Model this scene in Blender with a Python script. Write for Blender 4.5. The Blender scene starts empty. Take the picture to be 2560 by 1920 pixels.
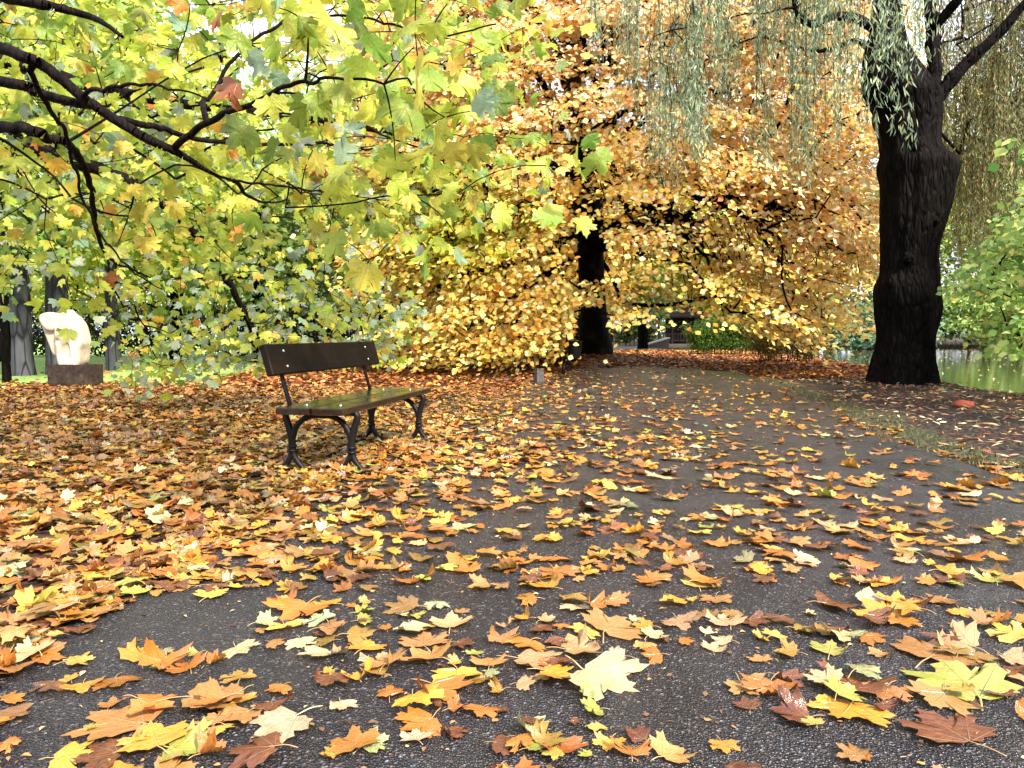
import bpy, math, random
import numpy as np
from mathutils import Vector, noise as mnoise

rng = np.random.default_rng(7)
random.seed(7)
scene = bpy.context.scene
COL = scene.collection

# ------------------------------------------------------------------ camera
CAM_H = 0.95
F = 1849.0                      # focal length in photo pixels (photo 2560 x 1920)
TH = math.atan(125 / F)
CT, ST = math.cos(TH), math.sin(TH)

def ray(px, py):
    px = np.asarray(px, float); py = np.asarray(py, float)
    a = px - 1280; b = 960 - py
    return np.stack([a, CT * F + ST * b, -ST * F + CT * b], -1)

def P(px, py, Y):
    d = ray(px, py); s = np.asarray(Y, float) / d[..., 1]
    return d * s[..., None] + np.array([0, 0, CAM_H])

def G(px, py, z=0.0):
    d = ray(px, py); s = (z - CAM_H) / d[..., 2]
    return d * s[..., None] + np.array([0, 0, CAM_H])

def proj(p):
    p = np.asarray(p, float); q = p - np.array([0, 0, CAM_H])
    f = q[..., 1] * CT - q[..., 2] * ST
    u = q[..., 1] * ST + q[..., 2] * CT
    f = np.where(np.abs(f) < 1e-4, 1e-4, f)
    return q[..., 0] / f * F + 1280, 960 - u / f * F, f

cam_d = bpy.data.cameras.new('camera')
cam = bpy.data.objects.new('camera', cam_d); COL.objects.link(cam)
cam.location = (0, 0, CAM_H); cam.rotation_euler = (math.pi / 2 - TH, 0, 0)
cam_d.sensor_width = 36; cam_d.lens = F / 2560 * 36
cam_d.clip_start = 0.05; cam_d.clip_end = 2000
scene.camera = cam

# ------------------------------------------------------------------ helpers
def lin(c):
    if isinstance(c, str):
        c = [int(c[i:i + 2], 16) / 255 for i in (1, 3, 5)]
    return np.array([x / 12.92 if x <= 0.04045 else ((x + 0.055) / 1.055) ** 2.4 for x in c])

def norm(v):
    return v / np.maximum(np.linalg.norm(v, axis=-1, keepdims=True), 1e-9)

def tag(o, label=None, cat=None, group=None, kind=None):
    if label: o['label'] = label
    if cat: o['category'] = cat
    if group: o['group'] = group
    if kind: o['kind'] = kind
    return o

def empty(name, loc=(0, 0, 0), rz=0):
    o = bpy.data.objects.new(name, None); COL.objects.link(o)
    o.location = loc; o.rotation_euler.z = rz; o.empty_display_size = 0.2
    return o

def mesh(name, V, faces, mat=None, parent=None, smooth=True, col=None, luv=None, link=True):
    """V (n,3); faces = list of (m,k) int arrays (k may differ)"""
    V = np.ascontiguousarray(V, dtype=np.float32)
    faces = [np.asarray(f, dtype=np.int32) for f in (faces if isinstance(faces, list) else [faces]) if len(f)]
    me = bpy.data.meshes.new(name)
    me.vertices.add(len(V)); me.vertices.foreach_set('co', V.ravel())
    loops = np.concatenate([f.ravel() for f in faces])
    tot = np.concatenate([np.full(len(f), f.shape[1], np.int32) for f in faces])
    start = np.concatenate([[0], np.cumsum(tot)[:-1]]).astype(np.int32)
    me.loops.add(len(loops)); me.loops.foreach_set('vertex_index', loops)
    me.polygons.add(len(tot)); me.polygons.foreach_set('loop_start', start)
    try: me.polygons.foreach_set('loop_total', tot)
    except Exception: pass
    me.update(calc_edges=True)
    me.polygons.foreach_set('use_smooth', np.full(len(tot), smooth))
    if col is not None:
        a = me.attributes.new('col', 'FLOAT_COLOR', 'POINT')
        c = np.ones((len(V), 4), np.float32); c[:, :3] = col
        a.data.foreach_set('color', c.ravel())
    if luv is not None:
        a = me.attributes.new('luv', 'FLOAT_VECTOR', 'POINT')
        a.data.foreach_set('vector', np.ascontiguousarray(luv, np.float32).ravel())
    if mat: me.materials.append(mat)
    if not link: return me
    o = bpy.data.objects.new(name, me); COL.objects.link(o)
    if parent: o.parent = parent
    return o

class MB:
    """collects pieces into one mesh"""
    def __init__(s): s.V = []; s.Fs = []; s.n = 0
    def add(s, V, faces):
        V = np.asarray(V, float)
        for f in (faces if isinstance(faces, list) else [faces]):
            if len(f): s.Fs.append(np.asarray(f, int) + s.n)
        s.V.append(V); s.n += len(V)
    def box(s, c, size, R=None, bev=0.0):
        hx, hy, hz = np.array(size) / 2
        b = min(bev, hx * .45, hy * .45, hz * .45)
        if b <= 0:
            v = np.array([[x, y, z] for x in (-hx, hx) for y in (-hy, hy) for z in (-hz, hz)])
            f = np.array([[0, 1, 3, 2], [4, 6, 7, 5], [0, 4, 5, 1], [2, 3, 7, 6], [0, 2, 6, 4], [1, 5, 7, 3]])
            fs = [f]
        else:
            import itertools
            v = []; idx = {}
            for sx, sy, sz in itertools.product((-1, 1), repeat=3):
                for ax in range(3):
                    h = [hx, hy, hz]; p = [sx * hx, sy * hy, sz * hz]
                    for a2 in range(3):
                        if a2 != ax: p[a2] -= (sx, sy, sz)[a2] * b
                    idx[(sx, sy, sz, ax)] = len(v); v.append(p)
            q = []; t = []
            for ax in range(3):
                o = [a for a in range(3) if a != ax]
                for sg in (-1, 1):
                    ks = []
                    for (i, j) in ((-1, -1), (1, -1), (1, 1), (-1, 1)):
                        k = [0, 0, 0]; k[ax] = sg; k[o[0]] = i; k[o[1]] = j; ks.append(idx[(*k, ax)])
                    q.append(ks)
            for ax in range(3):
                o = [a for a in range(3) if a != ax]
                for i in (-1, 1):
                    for j in (-1, 1):
                        k0 = [0, 0, 0]; k1 = [0, 0, 0]; k0[ax] = -1; k1[ax] = 1
                        for k in (k0, k1): k[o[0]] = i; k[o[1]] = j
                        q.append([idx[(*k0, o[0])], idx[(*k1, o[0])], idx[(*k1, o[1])], idx[(*k0, o[1])]])
            for c3 in itertools.product((-1, 1), repeat=3):
                t.append([idx[(*c3, 0)], idx[(*c3, 1)], idx[(*c3, 2)]])
            v = np.array(v, float); q = np.array(q); t = np.array(t)
            def fix(fa):
                out = []
                for f in fa:
                    p = v[f]; n = np.cross(p[1] - p[0], p[2] - p[0])
                    out.append(f if np.dot(n, p.mean(0)) > 0 else f[::-1])
                return np.array(out)
            fs = [fix(q), fix(t)]
        if R is not None: v = v @ np.asarray(R).T
        s.add(v + np.array(c), fs)
    def tube(s, pts, rad, k=10, caps=True, flat=1.0, ref=None):
        pts = np.asarray(pts, float); n = len(pts)
        rad = np.full(n, rad) if np.isscalar(rad) else np.asarray(rad, float)
        t = norm(np.gradient(pts, axis=0))
        ref = np.array(ref if ref is not None else [0.31, 0.17, 0.93], float)
        a = norm(np.cross(t, ref)); b = norm(np.cross(t, a))
        an = np.linspace(0, 2 * np.pi, k, endpoint=False)
        V = pts[:, None] + rad[:, None, None] * (np.cos(an)[None, :, None] * a[:, None] + flat * np.sin(an)[None, :, None] * b[:, None])
        V = V.reshape(-1, 3)
        i = np.arange(n - 1)[:, None] * k; j = np.arange(k)[None]; j2 = (j + 1) % k
        q = np.stack([i + j, i + j2, i + k + j2, i + k + j], -1).reshape(-1, 4)
        fs = [q]
        if caps:
            V = np.concatenate([V, pts[:1], pts[-1:]])
            jj = np.arange(k)
            fs.append(np.stack([np.full(k, n * k), (jj + 1) % k, jj], -1))
            fs.append(np.stack([np.full(k, n * k + 1), (n - 1) * k + jj, (n - 1) * k + (jj + 1) % k], -1))
        s.add(V, fs)
    def build(s, name, mat, parent=None, smooth=True, **kw):
        V = np.concatenate(s.V); d = {}
        for f in s.Fs: d.setdefault(f.shape[1], []).append(f)
        return mesh(name, V, [np.concatenate(x) for x in d.values()], mat, parent, smooth, **kw)

def spline(pts, n):
    """Catmull-Rom through pts (m,d) -> n samples"""
    p = np.asarray(pts, float); p = np.concatenate([[2 * p[0] - p[1]], p, [2 * p[-1] - p[-2]]])
    m = len(p) - 3; t = np.linspace(0, m - 1e-6, n); i = t.astype(int); u = (t - i)[:, None]
    a, b, c, d = p[i], p[i + 1], p[i + 2], p[i + 3]
    return .5 * (2 * b + (c - a) * u + (2 * a - 5 * b + 4 * c - d) * u ** 2 + (3 * b - a - 3 * c + d) * u ** 3)

def inpoly(x, y, poly):
    x = np.asarray(x, float); y = np.asarray(y, float); r = np.zeros(x.shape, bool); n = len(poly)
    for i in range(n):
        x0, y0 = poly[i]; x1, y1 = poly[(i + 1) % n]
        c = ((y0 > y) != (y1 > y)) & (x < (x1 - x0) * (y - y0) / (y1 - y0 + 1e-12) + x0)
        r ^= c
    return r

def polydist(x, y, poly):
    """signed distance, negative inside"""
    d = np.full(np.shape(x), 1e9); n = len(poly)
    for i in range(n):
        ax, ay = poly[i]; bx, by = poly[(i + 1) % n]
        ex, ey = bx - ax, by - ay
        t = np.clip(((x - ax) * ex + (y - ay) * ey) / (ex * ex + ey * ey), 0, 1)
        d = np.minimum(d, np.hypot(x - ax - t * ex, y - ay - t * ey))
    return np.where(inpoly(x, y, poly), -d, d)

def vnoise(x, y, s=1.0, seed=0):
    """cheap smooth value noise, vectorised"""
    x = np.asarray(x) * s + seed * 17.3; y = np.asarray(y) * s + seed * 9.1
    xi = np.floor(x); yi = np.floor(y); fx = x - xi; fy = y - yi
    fx = fx * fx * (3 - 2 * fx); fy = fy * fy * (3 - 2 * fy)
    def h(a, b):
        v = np.sin(a * 127.1 + b * 311.7 + seed) * 43758.5453; return v - np.floor(v)
    return (h(xi, yi) * (1 - fx) + h(xi + 1, yi) * fx) * (1 - fy) + (h(xi, yi + 1) * (1 - fx) + h(xi + 1, yi + 1) * fx) * fy

# ------------------------------------------------------------------ node materials
class N:
    def __init__(s, name):
        s.m = bpy.data.materials.new(name); s.m.use_nodes = True
        s.nt = s.m.node_tree; s.nt.nodes.clear()
        s.out = s.nt.nodes.new('ShaderNodeOutputMaterial')
    def n(s, t, **kw):
        x = s.nt.nodes.new('ShaderNode' + t)
        for k, v in kw.items(): setattr(x, k, v)
        return x
    def l(s, a, b): s.nt.links.new(a, b)
    def _in(s, sock, v):
        if hasattr(v, 'is_output'): s.l(v, sock)
        elif v is not None:
            if isinstance(v, (tuple, list, np.ndarray)) and len(sock.default_value) == 4 and len(v) == 3: v = (*v, 1)
            sock.default_value = v
    def math(s, op, a, b=None, c=None, clamp=False):
        x = s.n('Math', operation=op, use_clamp=clamp)
        s._in(x.inputs[0], a)
        if b is not None: s._in(x.inputs[1], b)
        if c is not None: s._in(x.inputs[2], c)
        return x.outputs[0]
    def mix(s, f, a, b, blend='MIX'):
        x = s.n('Mix', data_type='RGBA', blend_type=blend, clamp_factor=True)
        s._in(x.inputs[0], f); s._in(x.inputs[6], a); s._in(x.inputs[7], b)
        return x.outputs[2]
    def noise(s, vec=None, scale=5, detail=4, rough=.55, dim='3D', dist=0.0):
        x = s.n('TexNoise', noise_dimensions=dim); x.inputs['Scale'].default_value = scale
        x.inputs['Detail'].default_value = detail; x.inputs['Roughness'].default_value = rough
        x.inputs['Distortion'].default_value = dist
        if vec is not None: s.l(vec, x.inputs['Vector'])
        return x
    def voro(s, vec=None, scale=5, feature='F1', rand=1.0):
        x = s.n('TexVoronoi', feature=feature); x.inputs['Scale'].default_value = scale
        if 'Randomness' in x.inputs: x.inputs['Randomness'].default_value = rand
        if vec is not None: s.l(vec, x.inputs['Vector'])
        return x
    def ramp(s, f, stops, interp='LINEAR'):
        x = s.n('ValToRGB'); x.color_ramp.interpolation = interp
        e = x.color_ramp.elements
        while len(e) < len(stops): e.new(0.5)
        for i, (p, c) in enumerate(stops):
            e[i].position = p; e[i].color = (c, c, c, 1) if np.isscalar(c) else (*c, 1)
        s.l(f, x.inputs[0]); return x.outputs[0]
    def smooth(s, v, a, b):
        x = s.n('MapRange', interpolation_type='SMOOTHSTEP', clamp=True)
        s._in(x.inputs[0], v); x.inputs[1].default_value = a; x.inputs[2].default_value = b
        return x.outputs[0]
    def bump(s, h, strength=.5, dist=.01, normal=None):
        x = s.n('Bump'); s.l(h, x.inputs['Height']); x.inputs['Strength'].default_value = strength
        x.inputs['Distance'].default_value = dist
        if normal is not None: s.l(normal, x.inputs['Normal'])
        return x.outputs[0]
    def pbr(s, col, rough=.5, normal=None, spec=.5, metal=0, coat=0):
        x = s.n('BsdfPrincipled'); s._in(x.inputs['Base Color'], col); s._in(x.inputs['Roughness'], rough)
        x.inputs['Metallic'].default_value = metal; s._in(x.inputs['Specular IOR Level'], spec)
        s._in(x.inputs['Coat Weight'], coat)
        if normal is not None: s.l(normal, x.inputs['Normal'])
        return x.outputs[0]
    def end(s, sh): s.l(sh, s.out.inputs[0]); return s.m
    def pos(s): return s.n('NewGeometry').outputs['Position']
    def obj(s): return s.n('TexCoord').outputs['Object']
    def mapping(s, vec, scale=(1, 1, 1)):
        x = s.n('Mapping'); s.l(vec, x.inputs[0]); x.inputs['Scale'].default_value = scale; return x.outputs[0]

def leaf_material(name, transl, rough=.35, veins=True, objcol=False, spots=True, spec=.5, tsat=1.0):
    k = N(name)
    luv = k.n('Attribute', attribute_name='luv').outputs['Vector']
    if objcol: base = k.n('ObjectInfo').outputs['Color']
    else: base = k.n('Attribute', attribute_name='col').outputs['Color']
    hm = .5 if objcol else (.22 if transl > .3 else .5)
    c = base; nrm = None
    if veins:
        sp = k.n('SeparateXYZ'); k.l(luv, sp.inputs[0])
        ax = k.math('ABSOLUTE', sp.outputs[0]); y = sp.outputs[1]
        tot = None
        for ang, w in ((0, .016), (40, .013), (72, .011)):
            sn, cs = math.sin(math.radians(ang)), math.cos(math.radians(ang))
            t = k.math('ADD', k.math('MULTIPLY', ax, sn), k.math('MULTIPLY', y, cs))
            cr = k.math('ABSOLUTE', k.math('SUBTRACT', k.math('MULTIPLY', ax, cs), k.math('MULTIPLY', y, sn)))
            wv = k.math('MULTIPLY', k.math('SUBTRACT', 1.25, t), w)
            v = k.math('SUBTRACT', 1.0, k.math('DIVIDE', cr, wv), clamp=True)
            v = k.math('MULTIPLY', v, k.math('GREATER_THAN', t, 0.0))
            tot = v if tot is None else k.math('MAXIMUM', tot, v)
        # fine secondary veins as ribs across the lobes
        wv = k.n('TexWave', wave_type='BANDS', bands_direction='DIAGONAL'); k.l(luv, wv.inputs[0])
        wv.inputs['Scale'].default_value = 3.5; wv.inputs['Distortion'].default_value = 3.0
        sec = k.math('POWER', wv.outputs['Fac'], 8.0)
        nz = k.noise(luv, 3.2, 5, .6).outputs['Fac']
        hue = k.mix(k.smooth(nz, .45, .75), c, k.mix(hm, c, (.26, .10, .025)))
        c = k.mix(k.math('MULTIPLY', tot, .5), hue, k.mix(.5, c, (.75, .55, .25)))
        c = k.mix(k.math('MULTIPLY', sec, .18), c, k.mix(.5, c, (.2, .1, .02)))
        if spots:
            s2 = k.noise(luv, 22, 2, .6).outputs['Fac']
            c = k.mix(k.math('MULTIPLY', k.smooth(s2, .66, .74), .7), c, (.10, .045, .015))
        h = k.math('ADD', k.math('MULTIPLY', tot, -.6), k.math('MULTIPLY', k.noise(luv, 7, 4, .6).outputs['Fac'], .8))
        nrm = k.bump(h, .55, .012)
    a = k.pbr(c, rough, nrm, spec)
    if transl > 0:
        t = k.n('BsdfTranslucent'); k.l(c, t.inputs[0])
        if nrm is not None: k.l(nrm, t.inputs['Normal'])
        m = k.n('MixShader'); m.inputs[0].default_value = transl
        k.l(a, m.inputs[1]); k.l(t.outputs[0], m.inputs[2]); a = m.outputs[0]
    return k.end(a)

def bark_material(name, c1, c2, scale=6, bump=.6, rough=.8, moss=None):
    k = N(name); p = k.mapping(k.obj(), (1, 1, .22))
    n1 = k.noise(p, scale, 7, .65).outputs['Fac']
    v = k.voro(p, scale * 1.8, 'DISTANCE_TO_EDGE').outputs['Distance']
    c = k.mix(k.smooth(n1, .35, .7), c1, c2)
    c = k.mix(k.smooth(v, .12, .0), c, tuple(np.array(c1) * .5))
    if moss is not None:
        c = k.mix(k.smooth(k.noise(k.obj(), 2.2, 5).outputs['Fac'], .52, .68), c, moss)
    h = k.math('ADD', n1, k.math('MULTIPLY', k.smooth(v, 0, .3), .5))
    return k.end(k.pbr(c, rough, k.bump(h, bump, .05), .06))

M = {}
M['leaf_ground_obj'] = leaf_material('fallen_leaf_wet', .12, .22, objcol=True, spec=.7)
M['leaf_ground'] = leaf_material('fallen_leaf_wet_litter', .12, .24, spec=.65)
M['leaf_maple'] = leaf_material('maple_leaf', .55, .33, spots=True, spec=.55)
M['leaf_beech'] = leaf_material('beech_leaf', .45, .4, veins=False, spec=.4)
M['leaf_small'] = leaf_material('small_leaf', .5, .45, veins=False, spec=.35)
M['leaf_willow'] = leaf_material('willow_leaf', .35, .4, veins=False, spec=.4)
M['litter_small'] = leaf_material('dry_litter', .1, .5, veins=False, spec=.4)
M['bark_dark'] = bark_material('dark_wet_bark', (.002, .0013, .001), (.006, .004, .003), 5, .8)
M['bark_willow'] = bark_material('willow_bark', (.0014, .0009, .0008), (.009, .0052, .004), 7, 1.0, .7)
M['bark_beech'] = bark_material('beech_bark', (.003, .002, .0016), (.009, .0065, .005), 3, .35, .7, moss=(.014, .015, .006))
M['bark_grey'] = bark_material('grey_bark', (.05, .048, .056), (.16, .155, .18), 3, .3, .8)
M['bark_twig'] = bark_material('twig_bark', (.006, .004, .004), (.014, .009, .008), 20, .3)

# ------------------------------------------------------------------ terrain
POND = [(13.8, 33), (12.6, 27), (11.2, 21), (9.9, 16.5), (9.2, 13), (9.6, 9), (13, 5), (24, 3), (44, 6), (52, 30), (46, 58), (33, 66), (22, 62), (17, 52), (14.8, 42)]
def gz(x, y):
    x = np.asarray(x, float); y = np.asarray(y, float)
    z = .30 * np.exp(-(((x - 2.4) / 2.3) ** 2 + ((y - 24.5) / 3.0) ** 2))
    z = z + .03 * (vnoise(x, y, .35, 3) - .5) * np.clip((np.hypot(x, y) - 2) / 6, 0, 1)
    left = np.clip((-1.5 - x) / 2, 0, 1); z = z + left * .03 * vnoise(x, y, 1.1, 5)
    d = polydist(x, y, POND)
    z = z - .42 * (1 - np.clip((d + .8) / 2.0, 0, 1)) ** 1.0 * (1 - .0 * d)
    z = z - .3 * np.clip(-d / 3, 0, 1)
    return z
# path edges (x at y)
PL = np.array([(-1.75, -4), (-1.55, 0), (-1.5, 2), (-1.42, 3.1), (-1.28, 4.3), (-1.0, 6.2), (-.45, 10), (.35, 15), (1.7, 20), (3.4, 27), (5.0, 38), (6.5, 52), (8, 70)])
PR = np.array([(2.9, -4), (3.0, 0), (3.1, 2), (3.2, 4), (3.35, 6.6), (4.2, 10), (5.0, 15), (5.75, 18.5), (6.6, 24), (8, 32), (9.2, 42), (10.2, 54), (11.5, 70)])
pl = lambda y: np.interp(y, PL[:, 1], PL[:, 0])
pr = lambda y: np.interp(y, PR[:, 1], PR[:, 0])
def axis(lo, hi, c, fine, grow):
    a = [0.0]; s = fine
    while a[-1] < hi - c: a.append(a[-1] + s); s = s if a[-1] < 9 else s * grow
    b = [0.0]; s = fine
    while b[-1] < c - lo: b.append(b[-1] + s); s = s if b[-1] < 6 else s * grow
    return c + np.array([-q for q in b[:0:-1]] + a)
gx = axis(-260, 260, 0, .16, 1.035); gy = axis(-60, 420, 5, .16, 1.03)
X, Y = np.meshgrid(gx, gy); Z = gz(X, Y)
V = np.stack([X, Y, Z], -1).reshape(-1, 3); nx, ny = len(gx), len(gy)
ii = (np.arange(ny - 1)[:, None] * nx + np.arange(nx - 1)[None]).ravel()
quads = np.stack([ii, ii + 1, ii + nx + 1, ii + nx], -1)
# zone weights per vertex: r = leaf litter, g = grass, b = mud ; fourth = sunny lawn
x, y = V[:, 0], V[:, 1]
nz = vnoise(x, y, .8, 11) * .6 + vnoise(x, y, 2.3, 12) * .4
right = np.clip((x - pr(y)) / .3, 0, 1)
pd = polydist(x, y, POND)
mud = right * np.clip((x - pr(y) - .22 - .5 * nz) / .3, 0, 1) * np.clip((17.5 - y) / 2, 0, 1) * np.clip((pd - .5 - .5 * nz) / .5, 0, 1)
lawn = np.clip((-5.6 - x - .12 * (y - 14)) / 1.2, 0, 1) * np.clip((y - 12.0 - 1.2 * nz) / .6, 0, 1) + np.clip((y - 31) / 2, 0, 1) * np.clip((46 - y) / 2, 0, 1) * np.clip((x - pl(y)) / .6, 0, 1) * np.clip((14 - x) / 2, 0, 1)
verge = right * np.clip((17.5 - y) / 2, 0, 1) * (1 - mud) + np.clip((pl(y) - x) / .3, 0, 1) * np.clip((x + 1.9 - .1 * y) / .8, 0, 1) * np.clip((y - 8) / 1.5, 0, 1) * np.clip((15.5 - y) / 1.5, 0, 1) * np.clip(nz * 2 - .3, 0, 1)
zone = np.stack([np.clip(verge, 0, 1), np.clip(lawn, 0, 1), mud], -1)
k = N('park_ground')
p = k.pos(); zc = k.n('Attribute', attribute_name='col').outputs['Color']
sp = k.n('SeparateColor'); k.l(zc, sp.inputs[0])
pz = k.mapping(p, (1, 1, .2))
vv = k.voro(pz, 16); vc = vv.outputs['Color']; sv = k.n('SeparateColor'); k.l(vc, sv.inputs[0])
lit = k.ramp(sv.outputs[0], [(0, lin('#1c100a')), (.35, lin('#3c2210')), (.6, lin('#6a4020')), (.8, lin('#4c2c14')), (.93, lin('#a07840')), (1, lin('#b89868'))], 'CONSTANT')
big = k.noise(pz, .7, 4).outputs['Fac']
lit = k.mix(k.math('MULTIPLY', k.smooth(vv.outputs['Distance'], .02, .09), .55), lit, (.02, .01, .006))
lit = k.mix(.35, lit, k.mix(k.smooth(big, .35, .7), lin('#2e1a0e'), lin('#5a3a1c')))
gn = k.noise(pz, 28, 5, .7).outputs['Fac']
gr = k.mix(k.smooth(gn, .3, .7), lin('#282a16'), lin('#44462a'))
gr = k.mix(k.smooth(k.noise(pz, 5, 4).outputs['Fac'], .5, .7), gr, lin('#5a4028'))
lw = k.mix(k.smooth(gn, .3, .7), lin('#7fa34a'), lin('#aec870'))
lw = k.mix(k.smooth(big, .55, .75), lw, lin('#b8c08a'))
mn = k.noise(pz, 14, 6, .7).outputs['Fac']
md = k.mix(k.smooth(mn, .3, .75), lin('#150d0b'), lin('#382722'))
c = k.mix(sp.outputs[0], lit, gr); c = k.mix(sp.outputs[1], c, lw); c = k.mix(sp.outputs[2], c, md)
h = k.math('ADD', k.math('MULTIPLY', vv.outputs['Distance'], -4.0), gn)
ground_m = k.end(k.pbr(c, .75, k.bump(h, .8, .03), .3))
g = mesh('ground', V, [quads], ground_m, col=zone); tag(g, kind='structure')
# pond water
k = N('pond_water'); p = k.mapping(k.pos(), (1, .45, 1))
h = k.noise(p, 1.6, 4, .6).outputs['Fac']
h2 = k.noise(k.mapping(k.pos(), (1, .3, 1)), 9, 3, .6).outputs['Fac']; h = k.math('ADD', h, k.math('MULTIPLY', h2, .25)); w = k.pbr((.02, .022, .012), .03, k.bump(h, .16, .05), .4)
water_m = k.end(w)
wp = np.array(POND); c0 = wp.mean(0)
wx = np.concatenate([[c0], c0 + (wp - c0) * 1.12])
n = len(POND)
o = mesh('pond_water', np.column_stack([wx, np.full(n + 1, -.27)]), [np.array([[0, 1 + i, 1 + (i + 1) % n] for i in range(n)])], water_m, smooth=False)
tag(o, kind='structure')
# asphalt path
ys = np.concatenate([np.arange(-4, 12, .1), np.arange(12, 30, .3), np.arange(30, 60, 1.0)])
u = np.concatenate([[0, .004, .012], np.linspace(.04, .96, 26), [.988, .996, 1]]); m = len(u)
wob = lambda s: .10 * (vnoise(ys, ys * 0, 1.3, s) - .5) + .06 * (vnoise(ys, ys * 0, 5, s + 1) - .5)
XL = pl(ys) + wob(21); XR = pr(ys) + wob(31)
X = XL[:, None] + (XR - XL)[:, None] * u[None]; Y = np.repeat(ys[:, None], m, 1)
crown = .03 * (1 - (2 * u - 1) ** 2)[None]
edge = np.where((u < .002) | (u > .998), -.03, .0)[None]
Z = gz(X, Y) + .012 + crown + edge
Z = np.maximum(Z, gz(X, Y) + .004) + np.where(edge < 0, -.03, 0)
ii = (np.arange(len(ys) - 1)[:, None] * m + np.arange(m - 1)[None]).ravel()
def pathz(x, y):
    a, b = pl(y), pr(y); uu = np.clip((x - a) / (b - a), 0, 1)
    inside = (x > a) & (x < b)
    return gz(x, y) + np.where(inside, .013 + .03 * (1 - (2 * uu - 1) ** 2), 0)
k = N('wet_asphalt'); p = k.pos()
v1 = k.voro(p, 150); v2 = k.voro(p, 300)
s1 = k.n('SeparateColor'); k.l(v1.outputs['Color'], s1.inputs[0])
s2 = k.n('SeparateColor'); k.l(v2.outputs['Color'], s2.inputs[0])
big = k.noise(p, 1.1, 5, .6).outputs['Fac']; mid = k.noise(p, 9, 5, .6).outputs['Fac']
c = k.mix(k.smooth(mid, .3, .7), lin('#0d0c10'), lin('#17161c'))
c = k.mix(k.smooth(s2.outputs[0], .5, 1.0), c, lin('#2b282b'))
c = k.mix(k.smooth(s1.outputs[0], .95, .99), c, lin('#62646e'))
c = k.mix(k.math('MULTIPLY', k.smooth(s1.outputs[1], .93, .96), .7), c, lin('#6a5a50'))
c = k.mix(k.smooth(big, .5, .7), c, k.mix(.5, c, lin('#2a1c18')))
wp_ = k.n('VectorMath', operation='ADD'); k.l(p, wp_.inputs[0]); nd = k.noise(p, 2.5, 4); sc_ = k.n('VectorMath', operation='SCALE'); k.l(nd.outputs['Color'], sc_.inputs[0]); sc_.inputs['Scale'].default_value = .5; k.l(sc_.outputs[0], wp_.inputs[1])
ck = k.voro(wp_.outputs[0], .55, 'DISTANCE_TO_EDGE').outputs['Distance']; crack = k.math('MULTIPLY', k.smooth(ck, .006, .0), k.smooth(k.noise(p, .8, 2).outputs['Fac'], .45, .55))
c = k.mix(k.math('MULTIPLY', crack, .8), c, (.004, .003, .003))
h = k.math('ADD', k.math('MULTIPLY', v1.outputs['Distance'], 1.0), k.math('MULTIPLY', s2.outputs[1], .25))
rg = k.math('ADD', .20, k.math('MULTIPLY', k.smooth(big, .35, .65), .24))
sh = k.pbr(c, rg, k.bump(h, .8, .010), .6)
asph = k.end(sh)
o = mesh('path', np.stack([X, Y, Z], -1).reshape(-1, 3), [np.stack([ii, ii + 1, ii + m + 1, ii + m], -1)], asph)
tag(o, kind='structure')

# ------------------------------------------------------------------ leaf templates
HALF = [(0, 1.0), (.06, .87), (.15, .86), (.17, .75), (.22, .61), (.30, .66), (.38, .64), (.45, .72), (.62, .76), (.58, .63), (.66, .54), (.57, .47), (.49, .39),
        (.56, .35), (.68, .24), (.54, .15), (.50, .04), (.30, .02), (.12, -.06), (.02, .03)]
HALF_S = [(0, 1.0), (.16, .82), (.22, .62), (.40, .66), (.62, .74), (.58, .48), (.49, .39), (.67, .24), (.46, .04), (.05, -.02)]
def outline(half):
    h = np.array(half); r = h.copy(); l = h[1:].copy(); l[:, 0] *= -1
    return np.concatenate([r, l[::-1]])
def maple_template(half, rings, seed, curl=1.0, asym=.06, raw=False):
    r = random.Random(seed); o = outline(half).copy()
    for q in o: q[0] += r.uniform(-asym, asym) * .5; q[1] += r.uniform(-asym, asym) * .5
    o[:, 0] *= r.uniform(.85, 1.12)
    c = np.array([0, .32]); n = len(o)
    lv = [c[None]]
    for q in range(1, rings): 
        t = q / rings; lv.append(c + (o - c) * (t * (1.0)))
    lv.append(o)
    v = np.concatenate(lv); fs = [np.array([[0, 1 + i, 1 + (i + 1) % n] for i in range(n)])]
    qs = []
    for q in range(rings - 1):
        a = 1 + q * n; b = a + n
        qs += [[a + i, b + i, b + (i + 1) % n, a + (i + 1) % n] for i in range(n)]
    luv = np.column_stack([v, np.zeros(len(v))])
    x, y = v[:, 0], v[:, 1] - .35
    kk = curl
    a = r.uniform(-.5, .75) * kk; b = r.uniform(-.35, .5) * kk; cc = r.uniform(-.45, .45) * kk
    fold = r.uniform(-.08, .30) * kk
    z = a * x * x + b * y * y + cc * x * y + fold * np.abs(x)
    rr = np.hypot(x, y)
    ang = np.arctan2(x, y)
    z += kk * rr ** 2 * (.22 * np.sin(ang * 3 + r.uniform(0, 6)) + .15 * np.sin(ang * 7 + r.uniform(0, 6)) * rr)
    # one side rolling over
    if r.random() < .55 * kk:
        th = r.uniform(0, 6.28); dx, dy = math.cos(th), math.sin(th)
        s = x * dx + y * dy - r.uniform(.12, .28); s = np.maximum(s, 0); R_ = r.uniform(.16, .3)
        ph = np.minimum(s / R_, 2.6)
        v = v.copy()
        sh = (R_ * np.sin(ph) - s)
        v[:, 0] += dx * sh; v[:, 1] += dy * sh; z = z + R_ * (1 - np.cos(ph)) * r.choice([1, 1, .6])
    V = np.column_stack([v[:, 0], v[:, 1], z])
    faces = fs + ([np.array(qs)] if qs else [])
    # vein displacement already in bump
    return V, faces, luv
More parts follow.
